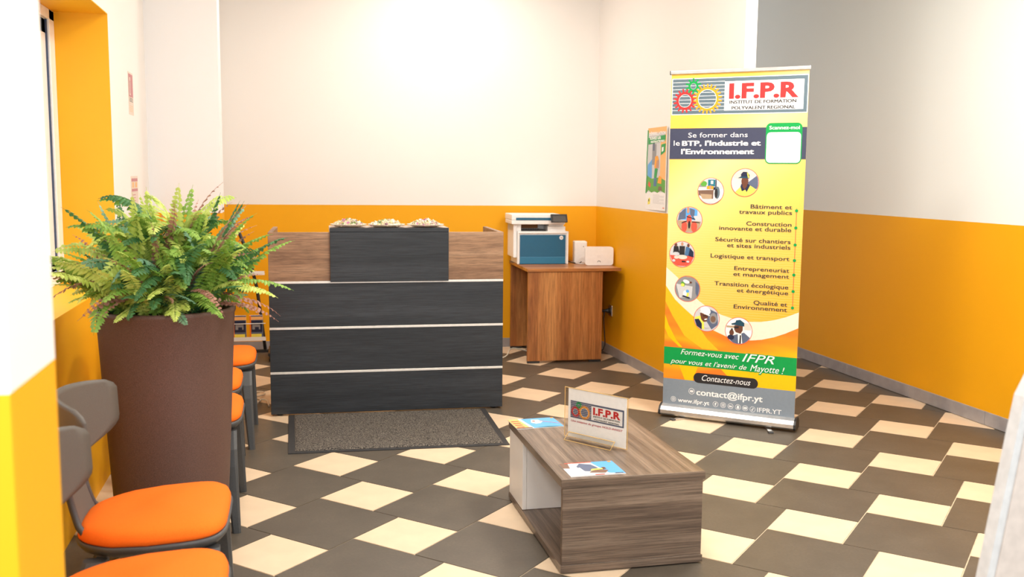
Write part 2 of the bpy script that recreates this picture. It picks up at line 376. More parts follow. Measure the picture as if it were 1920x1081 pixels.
# tiles: lattice fitted to the floor
ang = -.5522; TX, TY = -.746*CAM_H, 3.2472*CAM_H
bb, cc, pp, qq = .2104*CAM_H, .2003*CAM_H, .3082*CAM_H, .3001*CAM_H
ca, sa = math.cos(ang+0), math.sin(ang+0)
cyw, syw = math.cos(-YAW), math.sin(-YAW)
def fl2w(u, v):
    x = TX+u*ca-v*sa; y = TY+u*sa+v*ca          # camera-heading frame
    return (x*cyw-y*syw, x*syw+y*cyw)            # room frame
def in_view(pts):
    for (x, y) in pts:
        d = Vector((x, y, -CAM_H)); z = d.dot(fw)
        if z > .2 and abs(d.dot(r2)/z*F_PX) < 980 and abs(d.dot(u2)/z*F_PX) < 560: return True
    return False
rng = random.Random(4)
far = MB(); cnt = 0; meshes = []
G = .0027
for i in range(-14, 24):
    for j in range(-24, 24):
        for kind in (0, 1):
            u0, v0 = i*bb+j*pp, i*qq-j*cc
            if kind == 0: a = (u0, v0, u0+bb, v0+cc)
            else: a = (u0, v0-qq, u0+pp, v0)       # dark slab hangs below its cream neighbour
            a = (a[0]+G, a[1]+G, a[2]-G, a[3]-G)
            poly = [fl2w(a[0], a[1]), fl2w(a[2], a[1]), fl2w(a[2], a[3]), fl2w(a[0], a[3])]
            for k, v, less in ((0, XL, False), (0, XR, True), (1, -.4, False), (1, 9.9, True)):
                poly = clip_poly(poly, k, v, less)
                if len(poly) < 3: break
            if len(poly) < 3: continue
            area2 = abs(sum(poly[q][0]*poly[(q+1) % len(poly)][1]-poly[(q+1) % len(poly)][0]*poly[q][1] for q in range(len(poly))))
            if area2 < .0006: continue
            mat = M_DARK if kind else M_CREAM
            cx = sum(p[0] for p in poly)/len(poly); cy = sum(p[1] for p in poly)/len(poly)
            vis = in_view(poly+[(cx, cy)]) and cy < 8.2 and not (cx > XP+.1 and cy > 8)
            dz = rng.uniform(-.0004, .0)
            if vis and cnt < 290:
                cnt += 1; mb = MB(); mb.prism([(p[0]-cx, p[1]-cy, 0) for p in poly], (0, 0, -.004), mat)
                mb.build('floor_tile', floor, (cx, cy, dz))
            else:
                far.prism([(p[0], p[1], dz) for p in poly], (0, 0, -.004), mat)
o = far.build('floor_tile', floor); o['kind'] = 'stuff'
print('TILES', cnt)

def wallbox(name, lo, hi, mat=M_WALL):
    mb = MB(); mb.box(lo, hi, mat); return mb
# back wall (slightly out of square with the side walls)
mb = MB(); mb.prism([(-1.3, 8.204, 0), (XP, 7.88, 0), (XP, 8.08, 0), (-1.3, 8.404, 0)], (0, 0, ZC), M_WALL)
struct(mb.build('wall_back'))
WEY = 5.26; XW = lambda y: 2.515+.034*(7.88-y)/(7.88-WEY)      # face of the inner wall
mb = MB(); mb.prism([(XW(WEY), WEY, 0), (XW(WEY)+.072, WEY, 0), (XW(7.96)+.072, 7.96, 0), (XW(7.96), 7.96, 0)], (0, 0, ZC), M_WALL); struct(mb.build('wall_inner_right'))
mb = MB(); mb.box((XR, 1.2, 0), (XR+.15, 10.2, ZC), wall_paint('wall_two_tone_pale_grey', (.84, .87, .845))); struct(mb.build('wall_right'))
mb = MB(); mb.box((XP+.068, 10.0, 0), (XR, 10.15, ZC), M_WALL); struct(mb.build('wall_passage_end'))
# left wall with the window recess
SZ, HZ, WY0, WY1, WX = .892, 2.22, 1.75, 5.25, -1.12
mb = MB()
mb.box((-1.25, 1.44, 0), (XL, WY1, SZ), M_WALL)              # below the sill
mb.box((-1.25, 1.44, HZ), (XL, WY1, ZC), M_WALL)             # above the window
mb.box((-1.25, 1.44, SZ), (XL, WY0, HZ), M_WALL)
mb.box((-1.25, WY1, 0), (XL, 8.2, ZC), M_WALL)
struct(mb.build('wall_left'))
mb = MB(); mb.box((WX, WY0, SZ), (XL+.001, WY1, SZ+.004), M_REVEAL); struct(mb.build('window_sill'))
mb = MB(); mb.box((WX, WY1-.004, SZ), (XL+.0005, WY1-.0005, HZ), M_REVEAL)
mb.box((WX, WY0, HZ-.004), (XL+.0005, WY1, HZ), M_REVEAL); struct(mb.build('trim_1'))
# window
win = MB()
y0, y1, z0, z1 = WY0, WY1-.004, SZ+.004, HZ-.004
win.box((WX-.05, y1-.10, z0), (WX+.005, y1, z1), M_FRAME, .004); win.box((WX-.05, y0, z0), (WX+.005, y0+.1, z1), M_FRAME, .004)
win.box((WX-.05, y0, z0), (WX+.005, y1, z0+.06), M_FRAME, .004); win.box((WX-.05, y0, z1-.05), (WX+.005, y1, z1), M_FRAME, .004)
window = struct(win.build('window_1'))
s_ = MB(); s_.box((WX-.045, y1-.112, z0+.06), (WX-.005, y1-.10, z1-.05), M_SEAL); s_.build('window_seal', window)
s_ = MB()
for ya, yb in ((y1-.21, y1-.113), (y1-1.82, y1-1.70), (y0+.1, y0+.2)): s_.box((WX-.048, ya, z0+.06), (WX-.012, yb, z1-.05), M_FRAME, .003)
s_.box((WX-.048, y0+.1, z0+.06), (WX-.012, y1-.113, z0+.13), M_FRAME, .003); s_.box((WX-.048, y0+.1, z1-.12), (WX-.012, y1-.113, z1-.05), M_FRAME, .003)
s_.build('window_sash', window)
for ya, yb in ((y0+.2, y1-1.82), (y1-1.70, y1-.21)):
    g_ = MB(); g_.box((WX-.033, ya, z0+.13), (WX-.027, yb, z1-.12), M_GLASS); g_.build('window_pane', window)
# nook wall between window and back wall, entrance pier
mb = MB(); mb.prism([(XL, 6.50, 0), (-.428, 6.42, 0), (-.428, 6.64, 0), (XL, 6.72, 0)], (0, 0, ZC), wall_paint('wall_two_tone_cool', (.87, .87, .875)))
struct(mb.build('wall_nook'))
mb = MB(); mb.box((-2.2, 1.215, 0), (-.324, 1.44, ZC), M_WALL); struct(mb.build('wall_front'))
mb = MB(); mb.box((-1.25, 1.0, ZC), (4.15, 10.2, ZC+.1), M_CEIL); ceiling = struct(mb.build('ceiling'))
# baseboards
mb = MB(); mb.prism([(XL, 8.155, 0), (XP-.012, 7.868, 0), (XP-.012, 7.88, 0), (XL, 8.167, 0)], (0, 0, .075), M_BASE); struct(mb.build('baseboard_back'))
mb = MB(); mb.prism([(XW(WEY)-.012, WEY-.011, 0), (XW(WEY)+.082, WEY-.011, 0), (XW(WEY)+.082, WEY, 0), (XW(WEY), WEY, 0), (XW(7.87), 7.87, 0), (XW(7.87)-.012, 7.87, 0)], (0, 0, .075), M_BASE)
struct(mb.build('baseboard_inner_right'))
br_ = MB(); br_.box((XR-.008, 1.2, 0), (XR, 10.0, .08), M_BASE); br = struct(br_.build('baseboard_right'))
for k in range(12):
    ya = 1.2+k*.735; b_ = MB(); b_.box((XR-.016, ya+.001, .002), (XR-.008, min(ya+.733, 10), .082), M_BASE, .002); b_.build('skirting_tile', br)

# ceiling lights (outside the frame, the two right-hand panels added to brighten the right wall)
def ceiling_light(x, y, lab):
    t = thing('ceiling_light', 'square ceiling light panel '+lab, 'light', (x, y, ZC), group='ceiling light panels')
    f = MB()
    for a in ((-.31, -.31, .31, -.28), (-.31, .28, .31, .31), (-.31, -.28, -.28, .28), (.28, -.28, .31, .28)): f.box((a[0], a[1], -.02), (a[2], a[3], 0), M_WHITE)
    f.build('frame', t)
for x, y, l_ in ((1.16, 7.1, 'between reception desk and printer table'), (-.1, 6.6, 'above the brochure rack end of the room'), (.9, 4.6, 'in front of the reception desk'), (2.3, 2.4, 'added above the open floor to help light the right wall'), (.4, 2.3, 'nearest the entrance pier'), (2.5, 4.1, 'added to brighten the right wall')): ceiling_light(x, y, l_)

# ------------------------------------------------------------------ reception desk
desk = thing('reception_desk', 'black and brown wood reception desk with three aluminium strips across its front', 'reception desk', (-.137, 5.852, 0), R(-1.9))
DW, DH = 1.401, 1.10
def part(name, parent, lo, hi, mat, bev=.0015, label=None, seg=1):
    mb = MB(); mb.box(lo, hi, mat, bev, seg); o = mb.build(name, parent)
    if label: o['label'] = label
    return o
for z0, z1 in ((.012, .255), (.269, .523), (.538, .797)):
    part('front_panel', desk, (0, 0, z0), (DW, .022, z1), M_BLACKWOOD, label='black wood-grain front panel')
for z0, z1 in ((.255, .269), (.523, .537), (.797, .811)):
    part('aluminium_strip', desk, (.0, -.002, z0), (DW, .02, z1), M_ALUSTRIP, .001, 'pale aluminium strip')
part('upper_panel', desk, (0, 0, .811), (.36, .022, DH), M_OAK, label='brown wood panel left of the black block')
part('upper_panel', desk, (1.06, 0, .811), (DW, .022, DH), M_OAK, label='brown wood panel right of the black block')
part('centre_block', desk, (.357, -.016, .806), (1.062, .03, DH+.002), M_BLACKWOOD, label='raised black centre block')
mb = MB(); mb.box((.357, -.018, DH+.003), (1.062, -.001, DH+.027), M_BLACKWOOD, .001); mb.box((.353, -.001, DH+.003), (1.066, .29, DH+.025), plain('light_oak_lid', (.55, .42, .33), .45, var=.08, scale=20), .001); mb.build('counter_shelf', desk)['label'] = 'black-fronted shelf on top'
part('side_panel', desk, (0, .022, .012), (.028, .62, DH), M_OAKY)
part('side_panel', desk, (DW-.028, .022, .012), (DW, .62, DH), M_OAKY)
part('worktop', desk, (.028, .024, .70), (DW-.028, .62, .725), M_OAKY)
part('back_support', desk, (.357, .03, .725), (.378, .25, DH+.002), M_BLACKWOOD); part('back_support', desk, (1.04, .03, .725), (1.06, .25, DH+.002), M_BLACKWOOD)
for x in (.05, 1.35):
    for y in (.05, .55):
        mb = MB(); mb.lathe([(0, 0), (.02, 0), (.02, .012), (0, .012)], M_BLACK, 12, (x, y, 0)); mb.build('foot_pad', desk)

# plates of blossoms
M_PLATE = plain('pale_plate', (.68, .60, .48), .3, var=.03)
pet = [flat('blossom_cream', (.80, .72, .55)), flat('blossom_white', (.86, .82, .70)), flat('blossom_yellow', (.80, .62, .28)), flat('blossom_purple', (.42, .08, .30)), flat('blossom_leaf', (.16, .28, .05))]
def plate(x, y, r, seed, label):
    t = thing('flower_plate', label, 'plate', (x, y, DH+.0255), group='plates of blossoms on the desk')
    m_ = MB(); m_.lathe([(0, .001), (.05, .0), (.075, .004), (r, .016), (r+.002, .019), (r-.004, .019), (.07, .008), (0, .006)], M_PLATE, 40); m_.build('plate', t)
    rg = random.Random(seed); m_ = MB()
    for k in range(230):
        a = rg.uniform(0, 2*PI); q = math.sqrt(rg.random())*(r-.012); hgt = .012+.034*max(0, 1-(q/(r-.01))**2)*rg.uniform(.5, 1.15)
        c = Vector((q*math.cos(a), q*math.sin(a), hgt)); mt = pet[rg.choices([0, 1, 2, 3, 4], [5, 6, 2, 1.3 if seed != 2 else .4, 1.4])[0]]
        s_ = rg.uniform(.006, .011); ax = Vector((rg.uniform(-1, 1), rg.uniform(-1, 1), rg.uniform(.2, 1.4))).normalized(); o1 = ax.orthogonal().normalized(); o2 = ax.cross(o1)
        for j in range(5):
            t0 = 2*PI*j/5+rg.random()*.3; d = (o1*math.cos(t0)+o2*math.sin(t0)); e_ = ax.cross(d)
            m_.poly([c, c+d*s_*.6+e_*s_*.4, c+d*s_+ax*s_*.35, c+d*s_*.6-e_*s_*.4], mt)
    o = m_.build('blossoms', t); o['kind'] = 'stuff'
plate(.335, 5.93, .108, 1, 'pale plate heaped with white and purple blossoms, leftmost on the desk shelf')
plate(.560, 5.91, .112, 2, 'pale plate of cream blossoms in the middle of the desk shelf')
plate(.795, 5.90, .112, 3, 'pale plate of white blossoms with green leaves, rightmost on the desk shelf')

# rug
rug = thing('door_mat', 'charcoal pile floor mat with black rubber border in front of the reception desk', 'mat', (0, 0, 0))
m_ = MB(); m_.prism([(-.037, 5.035, .0006), (1.128, 4.985, .0006), (1.155, 5.815, .0006), (-.036, 5.86, .0006)], (0, 0, .004), M_RUBBER); m_.build('rubber_border', rug)
def rugf(u, v):
    a = Vector((-.002, 5.062, 0)).lerp(Vector((1.098, 5.016, 0)), u); b_ = Vector((-.002, 5.845, 0)).lerp(Vector((1.12, 5.79, 0)), u)
    p = a.lerp(b_, v); e_ = min(u, 1-u, v, 1-v); p.z = .0048+(.007 if e_ > .004 else .001)+.0012*math.sin(u*31+v*9)*math.sin(v*23)*(e_ > .01)
    return p
m_ = MB(); m_.grid(rugf, 90, 60, M_RUG); m_.build('pile', rug)

# ------------------------------------------------------------------ printer table
tab = thing('printer_table', 'walnut laminate side table in the corner carrying the printer', 'table', (1.75, 7.18, 0), R(-1.5))
TH = .735
part('tabletop', tab, (-.002, -.012, TH-.024), (.744, .700, TH), M_WALX, .002)
part('end_panel', tab, (.006, .0, .018), (.600, .024, TH-.024), M_WALZ)
part('end_panel', tab, (.006, .672, .018), (.600, .696, TH-.024), M_WALZ)
part('modesty_panel', tab, (.575, .024, .25), (.593, .672, TH-.024), M_WALZ)
for x0, x1 in ((.008, .105), (.50, .598)):
    for y in (.0, .672): part('foot_block', tab, (x0, y+.001, 0), (x1, y+.023, .018), M_BLACK, .001)

# printer
pr = thing('printer', 'white multifunction printer with blue front panel on the walnut table', 'printer', (1.757, 7.545, TH+.001), R(-3))
PWd = .415; PD = .31
bodyw = M_WHITE
m_ = MB(); m_.box((0, .012, 0), (PWd, PD, .262), bodyw, .006, 2)
m_.box((0, 0, .0), (.012, .014, .262), bodyw, .002); m_.box((PWd-.014, 0, 0), (PWd, .014, .262), bodyw, .002); m_.box((0, 0, .245), (PWd, .03, .262), bodyw, .004)
m_.box((-.03, .03, .05), (.0, PD, .36), bodyw, .006); m_.build('lower_body', pr)
m_ = MB(); m_.box((.02, .004, .0), (PWd-.022, .013, .235), M_BLUE, .002); m_.build('front_panel', pr)['label'] = 'blue front panel'
m_ = MB(); m_.box((.021, .002, .002), (PWd-.024, .013, .058), M_BLUEL, .002); m_.build('tray_front', pr)['label'] = 'lighter blue paper tray front'
m_ = MB(); m_.box((-.03, .045, .262), (.035, PD, .33), bodyw, .003); m_.box((.25, .03, .262), (PWd-.02, PD, .30), bodyw, .003); m_.box((.03, .20, .262), (PWd-.03, PD, .33), bodyw, .003); m_.box((.26, .05, .30), (PWd-.03, .2, .33), bodyw, .003); m_.build('output_bay', pr)
m_ = MB(); m_.box((.03, .06, .264), (.24, .19, .272), M_BLACK, .002)
for k in range(9): m_.box((.035+k*.02, .055, .272), (.042+k*.02, .18, .276), M_UNDER)
m_.build('output_tray', pr)
m_ = MB(); m_.box((.035, .195, .278), (.20, .199, .318), flat('slot_reflection_amber', (.42, .16, .03))); m_.build('slot_reflection', pr)['label'] = 'amber-brown painted reflection in the output slot'  # added strip, its colour stands in for the reflection inside the slot
pr_tray = [c_ for c_ in pr.children if c_.name.startswith('output_tray')][0]; pr_tray['label'] = 'black ribbed output tray'
m_ = MB(); m_.box((-.05, .0, .318), (PWd-.03, PD, .352), bodyw, .006); m_.box((-.05, .0, .352), (.36, PD+.01, .398), bodyw, .005); m_.box((.33, .02, .352), (PWd-.035, PD, .386), bodyw, .005); m_.build('scanner_lid', pr)
m_ = MB(); m_.box((-.015, -.003, .352), (.285, .004, .372), M_BLUE, .001); m_.build('scanner_stripe', pr)['label'] = 'blue stripe across the scanner'
m_ = MB(); rot = Matrix.Rotation(R(38), 3, 'X'); m_.box((.258, -.052, .334), (.392, -.036, .404), M_BLACK, .004, 2, rot=Matrix.Rotation(R(-30), 3, 'X')); ts = m_.build('touch_screen', pr); ts['label'] = 'black tilted touch screen'
m_ = MB(); m_.box((.272, -.0555, .343), (.378, -.0535, .395), M_SCREEN, 0, rot=Matrix.Rotation(R(-30), 3, 'X'))
for v in m_.bm.verts: v.co += Vector((0, -.004, -.0035))
m_.build('display', ts)
m_ = MB(); disc_into(m_, .357, .212, .016, .0035, ink('white', 0, 0, 0), 28); text_into(m_, 'hp', .348, .366, .207, .013, ink('mgrey', 0, 0, 0), .003, .01, .3); m_.build('round_emblem', pr)['label'] = 'white round emblem with hp letters'
m_ = MB()
for k in range(6): m_.box((-.0315, .03+k*.03, .006), (-.0295, .045+k*.03, .016), M_UNDER)
m_.build('side_vent', pr)['kind'] = 'stuff'

# routers, cables, socket
ro = thing('wifi_router', 'tall white box router standing behind the rounded white one', 'router', (2.30, 7.63, TH+.001), R(-8))
m_ = MB(); m_.box((-.052, -.05, 0), (.052, .05, .178), M_WHITE, .008, 3); m_.build('casing', ro)
m_ = MB(); disc_into(m_, .022, .135, .004, -.0505, ink('mgrey', 0, 0, 0), 14); m_.build('status_dot', ro)
r2o = thing('modem_box', 'low white rounded-corner modem box at the right end of the walnut table', 'router', (2.277, 7.40, TH+.001), R(-6))
m_ = MB(); m_.prism(rrect_pts(0, 0, .228, .147, .022, 0), (0, .035, 0), M_WHITE); m_.build('casing', r2o)
m_ = MB()
for k in range(6): disc_into(m_, .112+.011*math.cos(R(15+30*k)), .024+.011*math.sin(R(15+30*k)), .0035, -.0004, ink('mgrey', 0, 0, 0), 10)
rect_into(m_, .095, .06, .128, .0615, -.0004, ink('lgrey', 0, 0, 0)); rect_into(m_, .095, .072, .128, .0735, -.0004, ink('lgrey', 0, 0, 0)); m_.build('petal_emblem', r2o)['kind'] = 'stuff'
def cable(name, label, pts, r, mat, cat='cable', sub=6):
    """smooth Catmull-Rom tube"""
    P_ = [Vector(p) for p in pts]; out = []
    for k in range(len(P_)-1):
        p0, p1, p2, p3 = P_[max(k-1, 0)], P_[k], P_[k+1], P_[min(k+2, len(P_)-1)]
        for s_ in range(sub):
            t_ = s_/sub; out.append(.5*((2*p1)+(p2-p0)*t_+(2*p0-5*p1+4*p2-p3)*t_*t_+(3*p1-p0-3*p2+p3)*t_**3))
    out.append(P_[-1]); m_ = MB(); m_.tube(out, r, mat, 8); o = m_.build(name)
    return tag(o, label, cat)
cable('power_cable', 'thin black cable lying on the walnut table between printer and routers', [(2.195, 7.74, TH+.006), (2.20, 7.62, TH+.012), (2.235, 7.56, TH+.006), (2.262, 7.52, TH+.006), (2.275, 7.50, TH+.02)], .004, M_BLACK)
cable('network_cable', 'thin white cable lying behind the modem box', [(2.36, 7.60, TH+.005), (2.31, 7.51, TH+.005), (2.265, 7.50, TH+.005), (2.24, 7.56, TH+.005), (2.24, 7.66, TH+.006)], .0035, M_WHITE)
so = thing('wall_socket', 'silver framed wall socket on the orange wall beside the walnut table', 'socket', (XW(7.45)-.001, 7.45, .36))
m_ = MB(); m_.box((-.010, -.043, -.043), (0, .043, .043), M_ALU, .003); m_.build('cover_plate', so)
m_ = MB(); m_.lathe([(0, 0), (.022, 0), (.024, .002), (.024, .006), (.020, .006), (.019, .003), (0, .003)], M_UNDER, 24); bm_o = m_.build('socket_well', so, (-.0105, 0, 0), (0, R(-90), 0))
pg = thing('power_plug', 'black power plug with its cable in the wall socket', 'plug', (XW(7.45)-.0175, 7.45, .36))
m_ = MB(); m_.lathe([(0, 0), (.019, 0), (.019, .018), (.012, .028), (.011, .07), (0, .072)], M_BLACK, 20); m_.build('plug_body', pg, (0, 0, 0), (0, R(-90), 0))
m_ = MB(); m_.tube([(-.04, 0, -.008), (-.042, 0, -.03), (-.045, .0, -.06), (-.042, 0, -.12), (-.038, -.01, -.20), (-.035, -.015, -.27), (-.045, 0, -.32), (-.09, .05, -.352)], .0045, M_BLACK); m_.build('cord', pg)
cable('white_cord', 'white cord on the floor between the reception desk and the walnut table', [(1.40, 7.60, .006), (1.50, 7.50, .006), (1.60, 7.42, .006), (1.66, 7.46, .02), (1.70, 7.56, .04), (1.76, 7.60, .045), (1.90, 7.62, .006)], .005, M_CABLEW)
cc_ = [(-.50, 6.30, .007), (-.36, 6.42, .007), (-.25, 6.36, .012), (-.19, 6.42, .012), (-.22, 6.50, .012), (-.34, 6.46, .012), (-.44, 6.32, .012), (-.36, 6.20, .012), (-.26, 6.16, .018), (-.21, 6.20, .02), (-.24, 6.28, .018), (-.36, 6.30, .012), (-.2, 6.27, .012), (-.17, 6.24, .008), (-.155, 6.10, .008)]
cable('extension_cable', 'loops of cream cable coiled on the floor left of the reception desk', cc_, .0055, M_CABLEW)
cable('extension_cable', 'cream cable end trailing out from the coil beside the orange chairs', [(-.46, 6.02, .007), (-.34, 5.98, .007), (-.27, 6.05, .008), (-.22, 6.15, .022)], .0055, M_CABLEW)

# ------------------------------------------------------------------ coffee table
ct = thing('coffee_table', 'low grey-brown wood coffee table with white compartment in the middle of the floor', 'coffee table', (.939, 3.282, 0), R(.2))
CW, CL, CH = .549, .860, .357
part('tabletop', ct, (-.004, -.004, CH-.030), (CW+.004, CL, CH), M_PINEY, .001)
part('end_panel', ct, (.002, .0, .033), (CW-.002, .022, CH-.030), M_PINEX, .001)
part('base_board', ct, (-.002, -.002, .006), (CW+.002, CL, .033), M_PINEY, .001)
part('edge_band', ct, (-.0045, -.0055, CH-.030), (CW+.0045, -.0042, CH), M_PINEX, 0)
part('edge_band', ct, (-.0025, -.0035, .006), (CW+.0025, -.0022, .033), M_PINEX, 0)
part('side_door', ct, (-.0, .606, .034), (.018, .852, CH-.031), M_WHITELAM, .001, 'white side door')
part('compartment_wall', ct, (.019, .606, .034), (CW-.004, .622, CH-.031), M_WHITELAM, .001, 'white divider')
part('compartment_side', ct, (CW-.02, .623, .034), (CW-.004, .852, CH-.031), M_WHITELAM, .001)
part('compartment_back', ct, (.019, .838, .034), (CW-.021, .852, CH-.031), M_WHITELAM, .001)
part('hinge_bracket', ct, (.004, .42, CH-.040), (.02, .445, CH-.0305), M_ALU, .001, 'small metal bracket under the top')
part('foot_strip', ct, (.03, .02, 0), (.06, CL-.02, .006), M_BLACK, 0); part('foot_strip', ct, (CW-.06, .02, 0), (CW-.03, CL-.02, .006), M_BLACK, 0)

# brochures on the coffee table
def brochure(cx, cy, rz, label, style):
    t = thing('brochure', label, 'brochure', (cx, cy, CH+.0003), rz)
    w, h = .212, .158
    def f(u, v): return Vector(((u-.5)*w, (v-.5)*h, .0025))
    m_ = MB(); m_.grid(lambda u, v: f(u, v), 12, 4, ink('white', 0, 0, 0)); m_.box((-w/2, -h/2, 0), (w/2, h/2, .0022), ink('white', 0, 0, 0)); m_.build('pages', t)
    m_ = MB()
    def q(a, z_, mat): m_.poly([(*(f(u, v).xy), f(u, v).z+z_) for u, v in a], mat)
    if style == 0:
        q([(.0, .0), (.30, .0), (.22, 1), (.0, 1)], .0004, ink('wheat', 0, 0, 0)); q([(.30, 0), (.36, 0), (.28, 1), (.22, 1)], .0005, ink('white', 0, 0, 0)); q([(.36, 0), (1, 0), (1, 1), (.28, 1)], .0004, ink('sky', 0, 0, 0))
        for k in range(4): q([(.03, .12+.2*k), (.2, .12+.2*k), (.18, .2+.2*k), (.03, .2+.2*k)], .0012, ink('coral', 0, 0, 0))
        q([(.0, .0), (.34, .0), (.33, .07), (0, .07)], .0014, ink('brown', 0, 0, 0))
        q([(.42, .55), (.5, .42), (.6, .45), (.68, .6), (.62, .82), (.48, .85)], .0008, ink('white', 0, 0, 0)); q([(.47, .66), (.52, .62), (.54, .72), (.49, .76)], .001, ink('coral', 0, 0, 0))
        q([(.6, .7), (.98, .3), (.99, .33), (.62, .74)], .001, ink('pink', 0, 0, 0)); q([(.4, .0), (.7, .1), (.98, 0)], .0008, ink('teal', 0, 0, 0)); q([(.93, .9), (.99, .9), (.99, .98), (.93, .98)], .0012, ink('amber', 0, 0, 0))
    else:
        q([(.0, .0), (1, .0), (1, 1), (.0, 1)], .0004, ink('lgrey', 0, 0, 0)); q([(.72, .1), (1, 0), (1, 1), (.58, 1)], .0006, ink('sky', 0, 0, 0))
        q([(.0, .62), (.12, .6), (.16, 1), (.0, 1)], .0008, ink('brown', 0, 0, 0)); q([(.28, .35), (.42, .3), (.62, .5), (.55, .8), (.36, .92), (.26, .7)], .0009, ink('slatedk', 0, 0, 0))
        q([(.38, .2), (.66, .12), (.76, .3), (.6, .42), (.45, .3)], .0011, ink('brown', 0, 0, 0)); q([(.44, .34), (.7, .4), (.72, .48), (.48, .44)], .0013, ink('hivis', 0, 0, 0)); q([(.68, .38), (.75, .4), (.74, .54), (.68, .54)], .0014, ink('skin', 0, 0, 0))
        q([(.24, .08), (.28, .08), (.24, .95), (.2, .95)], .0012, ink('white', 0, 0, 0)); q([(.30, .1), (.34, .1), (.30, .6), (.27, .6)], .0012, ink('white', 0, 0, 0))
        q([(.1, .96), (.6, .96), (.6, 1), (.1, 1)], .0013, ink('coral', 0, 0, 0)); q([(.45, 0), (.62, 0), (.62, .05), (.45, .05)], .0013, ink('coral', 0, 0, 0)); q([(.82, .03), (.97, .03), (.97, .07), (.82, .07)], .0013, ink('charcoal', 0, 0, 0)); q([(.9, .9), (.96, .9), (.96, .97), (.9, .97)], .0014, ink('amber', 0, 0, 0))
    m_.build('printed_cover', t)
brochure(1.037, 4.073, R(3), 'brochure with blue sky cover on the far left corner of the coffee table', 0)
brochure(1.081, 3.382, R(1), 'brochure with a grey and blue photo cover on the near edge of the coffee table', 1)

# logo block used on banner and table sign
def logo(parent, x0, z0, x1, z1, y, blue=False):
    W_, H_ = x1-x0, z1-z0; U = lambda u: x0+u*W_; V = lambda v: z0+v*H_
    m_ = MB(); rect_into(m_, x0-.006*W_, z0-.006*W_, x1+.006*W_, z1+.006*W_, y, ink('white', 0, 0, 0)); rect_into(m_, x0, z0, x1, z1, y-.0003, ink('slatedk' if blue else 'slate', 0, 0, 0))
    for k in range(9): rect_into(m_, x0, V(.10+.1*k), U(.40), V(.113+.1*k), y-.0006, ink('white', 0, 0, 0))
    rect_into(m_, U(.40), V(.08), U(.975), V(.90), y-.0006, ink('white', 0, 0, 0)); pnl = m_.build('logo_panel', parent)
    for nm, cx, cz, ri, rb, rtp, n_, c in (('gear', .098, .38, .20, .275, .37, 16, 'red'), ('gear', .160, .79, .09, .155, .25, 10, 'green'), ('gear', .270, .42, .29, .355, .46, 22, 'amber')):
        m_ = MB(); gear_into(m_, U(cx), V(cz), ri*H_*.93, rb*H_*.93, rtp*H_*.93, n_, y-.0009, ink(c, 0, 0, 0), ink('white', 0, 0, 0)); g_ = m_.build(nm, parent); g_['label'] = {'red': 'red cogwheel emblem', 'green': 'small green cogwheel emblem', 'amber': 'large amber cogwheel emblem'}[c]
    m_ = MB(); text_into(m_, 'I.F.P.R', U(.433), U(.940), V(.43), .41*H_, ink('red', 0, 0, 0), y-.0009, .045); m_.build('lettering', parent)['label'] = 'red bold lettering I.F.P.R'
    m_ = MB(); text_into(m_, 'INSTITUT DE FORMATION', U(.44), U(.924), V(.268), .092*H_, ink('text', 0, 0, 0), y-.0009, .032); text_into(m_, 'POLYVALENT REGIONAL', U(.457), U(.918), V(.105), .092*H_, ink('text', 0, 0, 0), y-.0009, .032); m_.build('lettering', parent)

# acrylic table sign
sg = thing('table_sign', 'clear acrylic sign holder with white logo sheet standing on the coffee table', 'sign', (1.108, 3.847, CH+.0005), R(-54.1))
def lift(o, dz): o.location.z += dz
m_ = MB(); m_.box((0, .0025, .004), (.319, .0045, .214), M_ACRYL); m_.build('back_sheet', sg)
m_ = MB(); m_.box((0, -.0045, .004), (.319, -.0025, .214), M_ACRYL); m_.build('front_sheet', sg)
m_ = MB()
for a in ((0, .212, .319, .214), (0, .004, .319, .0055), (0, .0055, .0014, .212), (.3176, .0055, .319, .212)): m_.box((a[0], -.0047, a[1]), (a[2], -.0023, a[3]), M_EDGE)
m_.box((.303, .0023, .006), (.3045, .0047, .212), M_EDGE); m_.build('edge_line', sg)['label'] = 'amber-tinted acrylic edge'
m_ = MB(); m_.prism([(.036, -.008, .002), (.036, -.050, .002), (.036, -.050, .0045), (.036, -.008, .0045)], (.235, 0, 0), M_ACRYL)
m_.prism([(.036, -.050, .002), (.036, -.053, .003), (.036, -.022, .030), (.036, -.019, .029)], (.235, 0, 0), M_ACRYL); m_.build('foot', sg)
m_ = MB(); m_.box((.036, -.0535, .0018), (.271, -.052, .0045), M_EDGE); m_.box((.036, -.0235, .0295), (.271, -.0185, .0315), M_EDGE)
for x in (.036, .2695): m_.prism([(x, -.053, .002), (x, -.050, .002), (x, -.0195, .030), (x, -.0225, .031)], (.0015, 0, 0), M_EDGE)
m_.build('foot_edge', sg)['label'] = 'amber-tinted edge of the foot'
sh = MB(); sh.box((.017, -.001, .006), (.3103, .001, .212), flat('bright_paper', (.96, .96, .96))); sheet = sh.build('paper_sheet', sg)
logo(sheet, .0295, .0882, .2993, .1602, -.0013, True)
m_ = MB(); text_into(m_, 'Une initiative du groupe HOLD-INVEST', .033, .2945, .0712, .0085, ink('dred', 0, 0, 0), -.0016, .012, .25); m_.build('lettering', sheet)['label'] = 'crimson italic slogan'

